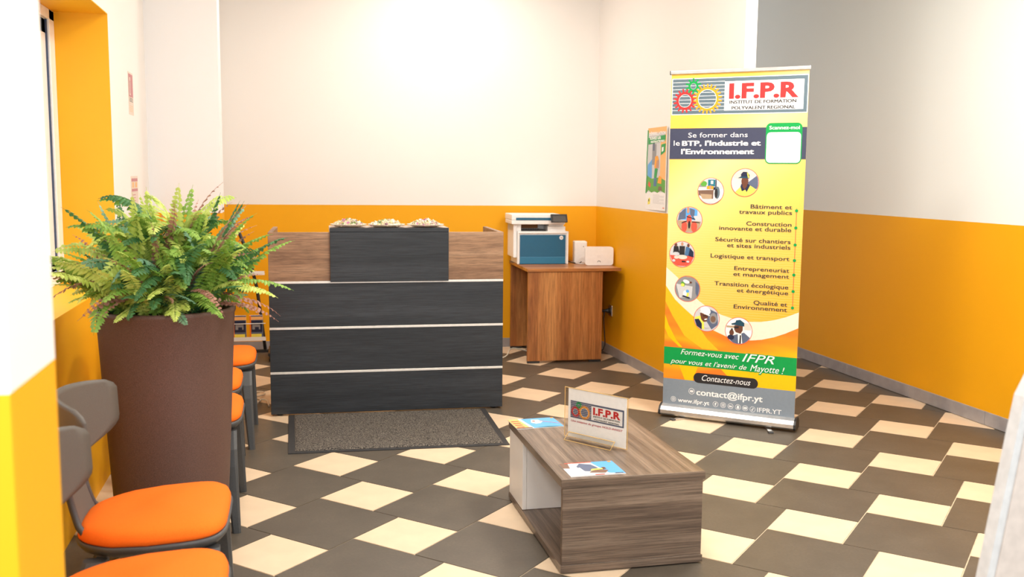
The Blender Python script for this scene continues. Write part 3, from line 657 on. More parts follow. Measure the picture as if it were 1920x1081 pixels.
# ------------------------------------------------------------------ roll-up banner
bn = thing('roll_up_banner', 'tall yellow roll-up banner on a silver base by the right wall', 'banner', (2.185, 5.467, 0), math.atan2(-.63552, .77209))
BW = .8028
m_ = MB(); prof = [(.0, .012), (-.040, .014), (-.052, .026), (-.050, .046), (-.035, .066), (-.008, .078), (.03, .078), (.06, .05), (.06, .014)]
m_.prism([(.006, p[0], p[1]) for p in prof], (BW-.012, 0, 0), M_ALU); base_ = m_.build('base_cassette', bn)
for f_ in base_.data.polygons: f_.use_smooth = False
for x in (-.004, BW-.006):
    m_ = MB(); m_.prism([(x, p[0]*1.05, p[1]*1.02-.001) for p in prof], (.012, 0, 0), M_BLACK); m_.build('end_cap', bn)['label'] = 'black end cap'
for x, ang_ in ((.17, -35), (.64, 22)):
    m_ = MB(); m_.box((-.014, -.125, 0.001), (.014, .03, .008), M_ALU, .002); m_.box((-.0145, -.130, 0), (.0145, -.105, .0095), M_UNDER, .002); m_.build('swivel_foot', bn, (x, -.0, 0), (0, 0, R(ang_)))
m_ = MB(); m_.tube([(.36, .022, .07), (.36, .022, 1.2), (.36, .015, 2.03)], .007, M_ALU, 10); m_.build('support_pole', bn)
m_ = MB(); m_.box((.0, -.008, 2.037), (BW-.004, .012, 2.058), M_ALU, .003, 2); m_.box((-.002, -.009, 2.0365), (.002, .013, 2.0585), M_UNDER); m_.build('top_rail', bn)
m_ = MB(); m_.box((.007, .0, .074), (.792, .0015, 2.04), M_BANNERY); sheet = m_.build('printed_sheet', bn)
BY = -.0005
SWU = [[0.007, 0.905], [0.0755, 0.8498], [0.14, .781], [0.21, 0.7173], [.275, .674], [0.3469, 0.6427], [.425, .622], [0.5076, 0.6132], [.58, .617], [0.6535, 0.6327], [.72, .655], [0.792, 0.688]]
SWL = [[0.007, 0.795], [0.0664, 0.7142], [.12, .668], [0.1741, 0.6253], [.24, .582], [0.3057, 0.5458], [0.3862, 0.5143], [.455, .504], [0.5241, 0.5039], [.59, .514], [0.6575, 0.5339], [.72, .56], [0.792, 0.597]]
def strip(mb, upper, lower, y, mat):
    mb.poly([(p[0], y, p[1]) for p in upper]+[(p[0], y, p[1]) for p in lower[::-1]], mat)
m_ = MB(); m_.poly([(p[0], BY-.0002, p[1]) for p in SWL]+[(.792, BY-.0002, .232), (.007, BY-.0002, .232)], M_BANNERO)
m_.poly([(.007, BY-.0003, .62), (.03, BY-.0003, .56), (.08, BY-.0003, .47), (.12, BY-.0003, .43), (.10, BY-.0003, .43), (.03, BY-.0003, .49), (.007, BY-.0003, .54)], ink('gold', 0, 0, 0))
m_.poly([(.007, BY-.0003, .795), (.0664, BY-.0003, .7142), (.1741, BY-.0003, .6253), (.20, BY-.0003, .58), (.27, BY-.0003, .49), (.34, BY-.0003, .43), (.24, BY-.0003, .43), (.13, BY-.0003, .50), (.05, BY-.0003, .62), (.007, BY-.0003, .70)], flat('print_ribbon', srgb(250, 184, 30)))
m_.poly([(.22, BY-.0003, .325), (.10, BY-.0003, .325), (.14, BY-.0003, .232), (.19, BY-.0003, .232)], ink('gold', 0, 0, 0)); m_.poly([(.35, BY-.0003, .325), (.792, BY-.0003, .325), (.792, BY-.0003, .232), (.45, BY-.0003, .232)], ink('gold', 0, 0, 0))
m_.build('orange_field', sheet)
m_ = MB(); strip(m_, SWU, SWL, BY-.0006, ink('cream', 0, 0, 0)); m_.build('cream_swoosh', sheet)
m_ = MB(); rect_into(m_, .007, .320, .792, .425, BY-.0008, ink('green', 0, 0, 0)); m_.build('green_band', sheet)
m_ = MB(); rect_into(m_, .007, .074, .792, .232, BY-.0008, ink('grey', 0, 0, 0)); m_.build('grey_band', sheet)
m_ = MB(); rect_into(m_, .007, 1.548, .792, 1.726, BY-.0008, ink('navy', 0, 0, 0)); m_.build('navy_band', sheet)
logo(sheet, .016, 1.808, .786, 2.009, BY-.0004)
m_ = MB(); m_.poly(rrect_pts(.567, 1.522, .768, 1.750, .028, BY-.0012), ink('green', 0, 0, 0)); m_.poly(rrect_pts(.573, 1.528, .762, 1.698, .022, BY-.0015), ink('white', 0, 0, 0))
text_into(m_, 'Scannez-moi', .5864, .7531, 1.7142, .0206, ink('white', 0, 0, 0), BY-.0015, .02); m_.build('scan_card', sheet)['label'] = 'white card with green header reading Scannez-moi'
TX_ = [('Se former dans', 0.1174, 0.465, 1.673, 0.0289, 0, 'white'), ('le', 0.0309, 0.0679, 1.6265, 0.0311, 0, 'white'), ("BTP, l'Industrie et", 0.0831, 0.5389, 1.6256, 0.0296, .03, 'white'), ("l'Environnement", 0.0791, 0.5022, 1.577, 0.0311, .03, 'white'),
('B\u00e2timent et', 0.4977, 0.7294, 1.2687, 0.0242, .012, 'text'), ('travaux publics', 0.4321, 0.7301, 1.2372, 0.0242, .012, 'text'), ('Construction', 0.476, 0.7297, 1.1709, 0.0243, .012, 'text'), ('innovante et durable', 0.3193, 0.7298, 1.1406, 0.0244, .012, 'text'),
('S\u00e9curit\u00e9 sur chantiers', 0.2988, 0.7288, 1.0739, 0.0245, .012, 'text'), ('et sites industriels', 0.3698, 0.7292, 1.0417, 0.0245, .012, 'text'), ('Logistique et transport', 0.2745, 0.7269, 0.977, 0.0246, .012, 'text'), ('Entrepreneuriat', 0.416, 0.7282, 0.91, 0.0245, .012, 'text'),
('et management', 0.4119, 0.7287, 0.8768, 0.0235, .012, 'text'), ('Transition \u00e9cologique', 0.3016, 0.7274, 0.8153, 0.0247, .012, 'text'), ('et \u00e9nerg\u00e9tique', 0.4362, 0.7278, 0.7823, 0.0235, .012, 'text'), ('Qualit\u00e9 et', 0.5348, 0.7248, 0.7162, 0.0246, .012, 'text'), ('Environnement', 0.4206, 0.725, 0.6858, 0.0248, .012, 'text'),
('contact@ifpr.yt', 0.2153, 0.6068, 0.1481, 0.0384, .02, 'white'), ('www.ifpr.yt', 0.1025, 0.2947, 0.0939, 0.0261, .014, 'white'), ('IFPR.YT', 0.5795, 0.7179, 0.0872, 0.0283, .004, 'white')]
for body, x0, x1, z, cap, bo, c in TX_:
    m_ = MB(); text_into(m_, body, x0, x1, z, cap, ink(c, 0, 0, 0), BY-.0012, bo); m_.build('lettering', sheet)
# hand-written style lines, with the green halo printed round them
SC = [('Formez-vous avec', 0.1112, 0.462, 0.3866, 0.034), ('IFPR', 0.4805, 0.6673, 0.377, 0.0501), ("pour vous et l'avenir de", 0.0494, 0.5083, 0.3293, 0.030), ('Mayotte !', 0.5293, 0.7252, 0.3256, 0.0406)]
for body, x0, x1, z, cap in SC:
    m_ = MB(); text_into(m_, body, x0-.004, x1+.004, z-.002, cap, ink('green', 0, 0, 0), BY-.0014, .085, .32); text_into(m_, body, x0, x1, z, cap, ink('white', 0, 0, 0), BY-.0018, .0, .32); m_.build('lettering', sheet)['label'] = 'white slanted handwriting-style line on green'
m_ = MB(); m_.poly(rrect_pts(.194, .222, .578, .283, .030, BY-.0012), ink('charcoal', 0, 0, 0)); text_into(m_, 'Contactez-nous', .245, .535, .2385, .037, ink('white', 0, 0, 0), BY-.0016, 0, .32); m_.build('contact_pill', sheet)['label'] = 'charcoal pill reading Contactez-nous'
# timeline with green dots
m_ = MB(); m_.poly([(.7535, BY-.001, 1.275), (.7535, BY-.001, .70), (.7565, BY-.001, .70), (.7565, BY-.001, 1.275)], ink('coral', 0, 0, 0)); m_.build('timeline', sheet)
for z in (1.261, 1.165, 1.069, .981, .899, .805, .711):
    m_ = MB(); disc_into(m_, .755, z, .009, BY-.0014, ink('green', 0, 0, 0), 16); m_.build('timeline_dot', sheet)
# icons
def icon(cx, cz, r, draw, lab):
    m_ = MB(); disc_into(m_, cx, cz, r, BY-.0012, ink('white', 0, 0, 0), 24, r*.88); draw(m_, cx, cz, r, BY-.0012); o = m_.build('round_icon', sheet); o['label'] = lab
Wk = ink('white', 0, 0, 0); Gk = ink('grey', 0, 0, 0)
icon(.185, .167, .0185, lambda m, x, z, r, y: (m.poly(rrect_pts(x-r*.52, z-r*.34, x+r*.52, z+r*.34, r*.1, y), Wk), m.poly([(x-r*.45, y-.0003, z+r*.28), (x, y-.0003, z-r*.05), (x+r*.45, y-.0003, z+r*.28), (x, y-.0003, z+r*.04)], Gk)), 'round envelope icon')
icon(.074, .108, .0165, lambda m, x, z, r, y: (disc_into(m, x, z, r*.6, y, Wk, 20, r*.5), rect_into(m, x-r*.6, z-r*.05, x+r*.6, z+r*.05, y, Wk), rect_into(m, x-r*.05, z-r*.6, x+r*.05, z+r*.6, y, Wk), rect_into(m, x-r*.5, z+r*.25, x+r*.5, z+r*.33, y, Wk), rect_into(m, x-r*.5, z-r*.33, x+r*.5, z-r*.25, y, Wk)), 'round globe icon')
icon(.333, .105, .0165, lambda m, x, z, r, y: text_into(m, 'f', x-r*.3, x+r*.32, z-r*.5, r*1.1, Wk, y, .03), 'round icon with letter f')
icon(.378, .1045, .0165, lambda m, x, z, r, y: (m.poly(rrect_pts(x-r*.5, z-r*.5, x+r*.5, z+r*.5, r*.18, y), Wk), m.poly(rrect_pts(x-r*.38, z-r*.38, x+r*.38, z+r*.38, r*.12, y-.0003), Gk), disc_into(m, x, z, r*.25, y-.0006, Wk, 16, r*.15), disc_into(m, x+r*.26, z+r*.26, r*.07, y-.0006, Wk, 8)), 'round icon with small camera outline')
icon(.4225, .103, .0165, lambda m, x, z, r, y: text_into(m, 'in', x-r*.48, x+r*.48, z-r*.4, r*.9, Wk, y, .03), 'round icon with letters in')
icon(.4665, .102, .0165, lambda m, x, z, r, y: m.poly([(x+a*r, y, z+b_*r) for a, b_ in ((-.6, -.38), (-.3, -.45), (-.2, -.58), (.2, -.58), (.3, -.45), (.6, -.38), (.38, -.15), (.34, .1), (.45, .18), (.32, .25), (.28, .5), (0, .62), (-.28, .5), (-.32, .25), (-.45, .18), (-.34, .1), (-.38, -.15))], Wk), 'round icon with a ghost outline')
icon(.509, .101, .0165, lambda m, x, z, r, y: (m.poly(rrect_pts(x-r*.58, z-r*.42, x+r*.58, z+r*.42, r*.2, y), Wk), m.poly([(x-r*.16, y-.0003, z-r*.22), (x+r*.24, y-.0003, z), (x-r*.16, y-.0003, z+r*.22)], Gk)), 'round icon with a play arrow')
icon(.5525, .0995, .0165, lambda m, x, z, r, y: (disc_into(m, x-r*.15, z-r*.25, r*.3, y, Wk, 16, r*.15), rect_into(m, x+r*.03, z-r*.25, x+r*.16, z+r*.55, y, Wk), m.poly([(x+r*.16, y, z+r*.55), (x+r*.2, y, z+r*.35), (x+r*.5, y, z+r*.2), (x+r*.5, y, z+r*.35)], Wk)), 'round icon with a musical note')
# round photos
def photo(cx, cz, r, shapes, lab, bgc):
    m_ = MB(); Y = BY-.0012; disc_into(m_, cx, cz, r, Y, ink('coral', 0, 0, 0), 40, r*.96); disc_into(m_, cx, cz, r*.965, Y+.0001, ink(bgc, 0, 0, 0), 40)
    for k, (c, pts) in enumerate(shapes):
        pts = list(pts)
        # clip to the circle
        q = []
        for i in range(len(pts)):
            a, b_ = Vector(pts[i]), Vector(pts[(i+1) % len(pts)])
            for s_ in range(5):
                p = a.lerp(b_, s_/5); l = p.length
                if l > .95: p = p*(.95/l)
                q.append(p)
        m_.poly([(cx+p.x*r, Y-.0002*(k+1), cz+p.y*r) for p in q], ink(c, 0, 0, 0))
    m_.build('round_photo', sheet)['label'] = lab
def ell(cx, cz, a, b_, n=14, rot=0):
    return [(cx+a*math.cos(2*PI*k/n)*math.cos(rot)-b_*math.sin(2*PI*k/n)*math.sin(rot), cz+a*math.cos(2*PI*k/n)*math.sin(rot)+b_*math.sin(2*PI*k/n)*math.cos(rot)) for k in range(n)]
def bx_(x0, z0, x1, z1): return [(x0, z0), (x1, z0), (x1, z1), (x0, z1)]
RP = .078
photo(.262, 1.363, RP, [('lgrey', bx_(-.9, .15, .9, .9)), ('mgrey', bx_(-.9, .3, -.35, .6)), ('grass', ell(-.55, .55, .25, .2)), ('teal', bx_(-.22, .35, .32, .85)), ('lgrey', bx_(-.02, .52, .18, .78)), ('dnavy', bx_(.34, .1, .42, .9)), ('amber', bx_(-.3, .15, .2, .38)), ('skin2', bx_(-.1, .15, .05, .42)), ('dnavy', bx_(.2, .1, .6, .3)), ('brown', [(-.95, .05), (.22, .1), (.2, -.62), (-.9, -.3)]), ('tan', [(-.8, -.2), (.1, -.25), (.1, -.7), (-.6, -.6)]), ('slate', ell(.5, -.1, .2, .45)), ('charcoal', ell(.42, -.15, .12, .36)), ('lgrey', [(-.8, -.6), (.8, -.55), (.6, -.9), (-.5, -.9)])], 'round photo of a wheel loader', 'white')
photo(.459, 1.415, RP*1.04, [('beige', [(-.9, .4), (0, .1), (.9, .6), (.4, .95), (-.6, .9)]), ('slatedk', [(.2, 0), (.9, .55), (.95, -.4), (.5, -.5)]), ('hivis', [(-.7, -.7), (-.3, -.3), (.3, -.15), (.85, -.5), (.4, -.95), (-.4, -.95)]), ('dnavy', [(-.3, -.3), (-.2, -.62), (.05, -.5), (.15, -.68), (.38, -.2), (.2, -.05), (-.25, -.1)]), ('skin', [(-.16, -.3), (0, -.5), (.16, -.25), (.16, 0), (-.16, 0)]), ('skin', ell(0, .1, .25, .36)), ('dnavy', [(-.27, .35), (.3, .3), (.32, .52), (.15, .74), (-.15, .76), (-.3, .58)]), ('cap', [(-.5, .32), (.3, .3), (.28, .42), (-.32, .42)]), ('hivis', [(.2, .35), (.3, .33), (.22, .68), (.13, .7)])], 'round photo of a person in a navy cap and yellow top', 'lgrey')
photo(.140, 1.192, RP, [('sky', bx_(-.6, .0, .6, .9)), ('slatedk', [(-.8, .5), (-.3, .9), (-.3, .1), (-.9, -.05)]), ('slatedk', [(0, .9), (.4, .75), (.35, .1), (.05, .4)]), ('lgrey', [(.3, .3), (.85, .35), (.9, 0), (.5, -.1)]), ('skin2', ell(-.12, .75, .1, .25)), ('tan', [(-.95, -.05), (.9, -.1), (.7, -.9), (-.7, -.9)]), ('coral', ell(-.38, -.5, .22, .42)), ('coral', ell(.38, -.5, .24, .42)), ('coral', ell(-.02, .05, .2, .35)), ('charcoal', [(-.6, -.2), (-.2, -.05), (-.2, -.12), (-.6, -.28)]), ('charcoal', [(-.22, .3), (.45, .1), (.45, .04), (-.22, .22)]), ('charcoal', ell(.0, -.35, .09, .3)), ('charcoal', [(.2, -.1), (.8, -.15), (.8, -.2), (.2, -.17)])], 'round photo of red fire extinguishers', 'lgrey')
photo(.101, .988, RP, [('lgrey', bx_(-.9, .3, .9, .9)), ('coral', [(-.95, -.1), (.95, -.1), (.6, -.9), (-.6, -.9)]), ('charcoal', [(-.65, .6), (-.3, .6), (-.2, .1), (-.7, .1)]), ('lgrey', bx_(-.62, -.12, -.3, .15)), ('skin', ell(-.5, .7, .11, .14)), ('charcoal', [(-.22, .62), (.22, .62), (.2, -.05), (-.2, -.05)]), ('skin2', ell(0, .78, .1, .14)), ('jeans', [(.3, .6), (.6, .5), (.6, -.1), (.2, -.1)]), ('skin', ell(.48, .68, .1, .14)), ('dnavy', [(.62, .5), (.9, .2), (.9, -.2), (.5, -.1)]), ('beige', ell(.05, -.22, .38, .17)), ('beige', ell(-.42, -.25, .2, .12)), ('charcoal', bx_(0, -.6, .3, -.5)), ('lgrey', ell(.48, -.55, .12, .08)), ('lgrey', ell(-.62, -.5, .12, .1))], 'round photo of people around a training dummy', 'lgrey')
photo(.140, .783, RP, [('mgrey', [(-.95, .4), (.5, .6), (.6, -.7), (-.7, -.8)]), ('lgrey', [(-.9, .35), (.4, .2), (.35, -.7), (-.6, -.7)]), ('slatedk', [(.62, .6), (.95, .3), (.8, -.6), (.65, -.3)]), ('tan', bx_(-.1, .86, .4, .95)), ('grass', ell(-.35, .35, .14, .2, rot=.5)), ('white', ell(-.1, .55, .26, .14, rot=-.3)), ('skin', ell(.25, .5, .1, .08)), ('hivis', ell(-.38, .28, .14, .12)), ('hivis', ell(-.1, -.4, .24, .28)), ('white', ell(-.18, -.38, .15, .25)), ('sky', ell(.02, -.18, .13, .12)), ('dnavy', [(-.4, -.6), (.2, -.75), (.22, -.65), (-.3, -.5)])], 'round photo of two workers seen from above', 'mgrey')
photo(.262, .613, RP, [('slatedk', [(.05, .8), (.8, .5), (.9, -.4), (.4, -.8), (0, -.2)]), ('mgrey', ell(.52, .05, .3, .42)), ('brown', ell(.5, 0, .2, .25)), ('hivis', [(-.95, .05), (-.5, .2), (-.2, -.1), (-.15, -.85), (-.6, -.75)]), ('dnavy', [(-.92, -.1), (-.6, -.05), (-.35, -.4), (-.35, -.85), (-.75, -.6)]), ('skin', [(-.52, .4), (-.42, -.05), (-.25, -.25), (0, -.22), (.1, .1), (.12, .35), (-.2, .5)]), ('white', ell(-.1, .62, .42, .3, rot=-.45)), ('white', [(-.55, .55), (.25, .3), (.22, .2), (-.5, .46)]), ('charcoal', bx_(-.28, .18, .1, .24)), ('white', ell(-.06, -.05, .12, .05, rot=.3)), ('lgrey', ell(.05, -.6, .2, .12))], 'round photo of a smiling worker in a white helmet', 'lgrey')
photo(.454, .555, RP*1.03, [('beige', bx_(.4, .1, .9, .6)), ('tan', bx_(-.9, .2, -.2, .34)), ('slatedk', [(-.75, -.5), (-.1, -.25), (.4, -.1), (.9, -.5), (.5, -.95), (-.4, -.95)]), ('white', [(-.05, -.2), (.2, -.12), (.3, -.9), (.0, -.9)]), ('charcoal', [(.1, -.3), (.2, -.3), (.2, -.9), (.07, -.9)]), ('skin', [(-.3, .4), (.3, .4), (.3, .05), (.15, -.2), (-.2, -.1), (-.32, .1)]), ('cap', [(-.3, .42), (.4, .35), (.4, .6), (.1, .82), (-.2, .76)]), ('cap', [(-.55, .5), (-.2, .62), (-.1, .45), (-.5, .42)]), ('charcoal', [(-.36, .3), (0, .34), (.0, .2), (-.3, .16)]), ('skin', ell(-.5, -.15, .17, .22)), ('charcoal', bx_(-.55, .02, -.42, .15)), ('dnavy', ell(-.55, -.5, .25, .18))], 'round photo of a guard in a cap with a radio', 'white')

# ------------------------------------------------------------------ poster and small notices
po = thing('safety_poster', 'tall cartoon defibrillator poster on the wall left of the banner', 'poster', (XW(6.75)-.0012, 6.75, 1.206), R(-90.74))
# local x runs along -Y of the room, z up, faces -X side of the wall
m_ = MB(); m_.box((0, 0, 0), (.405, .001, .582), ink('white', 0, 0, 0)); m_.build('paper', po)
def pp_(c, pts, k): m_.poly([(p[0]*.405, -.0003*k, p[1]*.582) for p in pts], ink(c, 0, 0, 0))
m_ = MB()
pp_('lgrey', [(.06, .22), (.97, .22), (.97, .97), (.06, .97)], 1); pp_('wheat', [(.06, .93), (.98, .93), (.98, 1), (.06, 1)], 2); pp_('wheat', [(.70, .30), (.97, .30), (.97, .93), (.70, .82)], 2); pp_('sky', [(.08, .35), (.3, .35), (.3, .62), (.08, .55)], 2)
pp_('grass', [(.06, .21), (.15, .24), (.3, .21), (.45, .23), (.6, .21), (.75, .24), (.97, .21), (.97, .36), (.7, .40), (.3, .38), (.06, .42)], 3)
pp_('mgrey', [(.3, .55), (.5, .55), (.5, .8), (.3, .8)], 3); pp_('slatedk', [(.32, .72), (.42, .72), (.42, .82), (.32, .82)], 4); pp_('green', [(.72, .66), (.93, .70), (.95, .80), (.74, .79)], 4); pp_('white', [(.77, .70), (.85, .715), (.85, .76), (.77, .755)], 5)
pp_('green', [(.0, .2), (.05, .2), (.07, .4), (.05, .6), (.1, .97), (.04, .98), (.01, .6), (.03, .4)], 5)
m_.build('picture', po)['label'] = 'coloured cartoon room picture'
m_ = MB(); pp_('jeans', [(.40, .29), (.55, .29), (.54, .40), (.42, .40)], 5); pp_('green', [(.42, .39), (.54, .39), (.60, .50), (.45, .52)], 6); pp_('skin2', [(.48, .51), (.64, .51), (.64, .61), (.5, .61)], 6); pp_('amber', [(.42, .52), (.50, .50), (.54, .60), (.64, .61), (.58, .66), (.46, .65)], 7)
pp_('amber', [(.6, .33), (.78, .32), (.8, .40), (.66, .42)], 5); pp_('coral', [(.12, .30), (.24, .27), (.26, .32), (.16, .35)], 5); pp_('brown', [(.62, .24), (.82, .24), (.8, .29), (.66, .29)], 5); m_.build('figure_print', po)['kind'] = 'stuff'
m_ = MB(); pp_('green', [(.10, .80), (.93, .83), (.94, .90), (.5, .89), (.10, .88)], 6)
text_into(m_, 'D\u00c9FIBRILLATION', .05, .385, .528, .022, ink('white', 0, 0, 0), -.0026, .05); text_into(m_, 'SUIVEZ LES', .07, .29, .499, .017, ink('white', 0, 0, 0), -.0026, .05); text_into(m_, 'INSTRUCTIONS !', .09, .37, .476, .015, ink('white', 0, 0, 0), -.0026, .05); m_.build('lettering', po)
m_ = MB()
for k in range(9): rect_into(m_, .38*.405, (.185-.013*k)*.582, (.92 if k % 3 else .7)*.405, (.189-.013*k)*.582, -.0004, ink('lgrey', 0, 0, 0))
pp_('hivis', [(.12, .06), (.24, .07), (.25, .13), (.2, .15), (.13, .12)], 1); pp_('charcoal', [(.16, .1), (.2, .1), (.2, .13), (.16, .13)], 2); rect_into(m_, .35, .017, .385, .023, -.0004, ink('orange', 0, 0, 0)); m_.build('fine_print', po)
def notice(y0, y1, z0, z1, label, style):
    t = thing('wall_notice', label, 'notice', (XL+.0012, y0, z0), R(90)); w = y1-y0; h = z1-z0
    m_ = MB(); m_.box((0, 0, 0), (w, .001, h), ink('beige', 0, 0, 0)); m_.build('paper', t)
    m_ = MB()
    if style == 0:
        rect_into(m_, .08*w, .42*h, .92*w, .96*h, -.0004, ink('pink', 0, 0, 0)); rect_into(m_, .22*w, .46*h, .45*w, .88*h, -.0008, ink('beige', 0, 0, 0)); rect_into(m_, .3*w, .5*h, .38*w, .8*h, -.0012, ink('pink', 0, 0, 0))
        for k in range(3): rect_into(m_, .15*w, (.38-.035*k)*h, .85*w, (.395-.035*k)*h, -.0004, ink('charcoal', 0, 0, 0))
        for k in range(4): rect_into(m_, .15*w, (.2-.04*k)*h, .8*w, (.21-.04*k)*h, -.0004, ink('wheat', 0, 0, 0))
    else:
        rect_into(m_, .06*w, .86*h, .94*w, .94*h, -.0004, ink('pink', 0, 0, 0)); rect_into(m_, .06*w, .60*h, .94*w, .67*h, -.0004, ink('pink', 0, 0, 0)); rect_into(m_, .15*w, .7*h, .4*w, .84*h, -.0004, ink('wheat', 0, 0, 0)); rect_into(m_, .6*w, .7*h, .85*w, .84*h, -.0004, ink('wheat', 0, 0, 0))
        for k in range(5): rect_into(m_, .1*w, (.5-.08*k)*h, .6*w, (.52-.08*k)*h, -.0004, ink('pink', 0, 0, 0))
    m_.build('print', t)
notice(5.815, 5.985, 1.762, 1.997, 'narrow maroon-headed notice high on the left wall', 0)
notice(5.795, 6.04, 1.205, 1.42, 'small pale notice with maroon bars on the left wall just above the fern', 1)

# ------------------------------------------------------------------ brochure rack at the back
rk = thing('brochure_rack', 'black wheeled brochure rack against the orange back wall behind the chairs', 'rack', (-.40, 7.75, 0), R(0))
for sx in (-.21, .205):
    m_ = MB(); m_.tube([(sx-.02, .0, .06), (sx-.045, .0, .3), (sx-.075, .02, .55), (sx-.13, .03, .8), (sx-.2, .05, .98), (sx-.21, .12, 1.0)], .013, M_BLACK, 8); m_.build('post', rk)
m_ = MB(); m_.box((-.24, -.012, .048), (.25, .012, .072), M_BLACK, .003); m_.build('cross_bar', rk)
for sx in (-.2, .22):
    m_ = MB(); m_.box((sx-.012, -.17, .048), (sx+.012, .17, .07), M_BLACK, .003); m_.build('base_foot', rk)
    for sy in (-.15, .15):
        m_ = MB(); m_.lathe([(0, -.011), (.024, -.011), (.026, 0), (.024, .011), (0, .011)], M_BLACK, 20); m_.build('caster', rk, (sx+.005, sy, .026), (0, R(90), 0))
M_TRAY = clear('clear_tray', (.93, .90, .84))
for k, z in enumerate((.15, .66)):
    m_ = MB(); m_.box((-.215, -.05+.02*k, z), (.19, .03+.02*k, z+.006), M_WHITELAM); m_.box((-.215, -.052+.02*k, z), (.19, -.049+.02*k, z+.03), M_WHITELAM); m_.build('tray_shelf', rk)
    m_ = MB(); m_.tube([(-.215, -.053+.02*k, z+.135), (.19, -.053+.02*k, z+.135)], .003, M_WHITELAM, 6); m_.build('tray_rail', rk)
def rackbook(x, z, y, label, c1, c2):
    t = thing('leaflet_stack', label, 'leaflets', (x, y, z), group='leaflets in the rack')
    m_ = MB(); m_.box((-.05, -.008, 0), (.05, .008, .19), ink('white', 0, 0, 0)); m_.build('pages', t)
    m_ = MB(); Yq = -.0085
    rect_into(m_, -.05, 0, .05, .19, Yq, ink(c1, 0, 0, 0)); rect_into(m_, -.045, .06, .045, .15, Yq-.0004, ink(c2, 0, 0, 0)); rect_into(m_, -.03, .08, .03, .12, Yq-.0008, ink('mgrey', 0, 0, 0)); rect_into(m_, -.01, .07, .02, .10, Yq-.0012, ink('dnavy', 0, 0, 0)); rect_into(m_, -.05, .155, .05, .18, Yq-.0008, ink('wheat', 0, 0, 0)); rect_into(m_, -.04, .02, .04, .045, Yq-.0008, ink('hivis', 0, 0, 0)); rect_into(m_, -.05, 0, -.038, .19, Yq-.001, ink('orange', 0, 0, 0)); m_.build('cover', t)
for k, (x, l) in enumerate(((-.53, 'leftmost'), (-.405, 'middle'), (-.28, 'rightmost'))):
    rackbook(x, .157, 7.72, l+' leaflet stack in the lowest tray of the brochure rack', 'slatedk', 'dnavy')

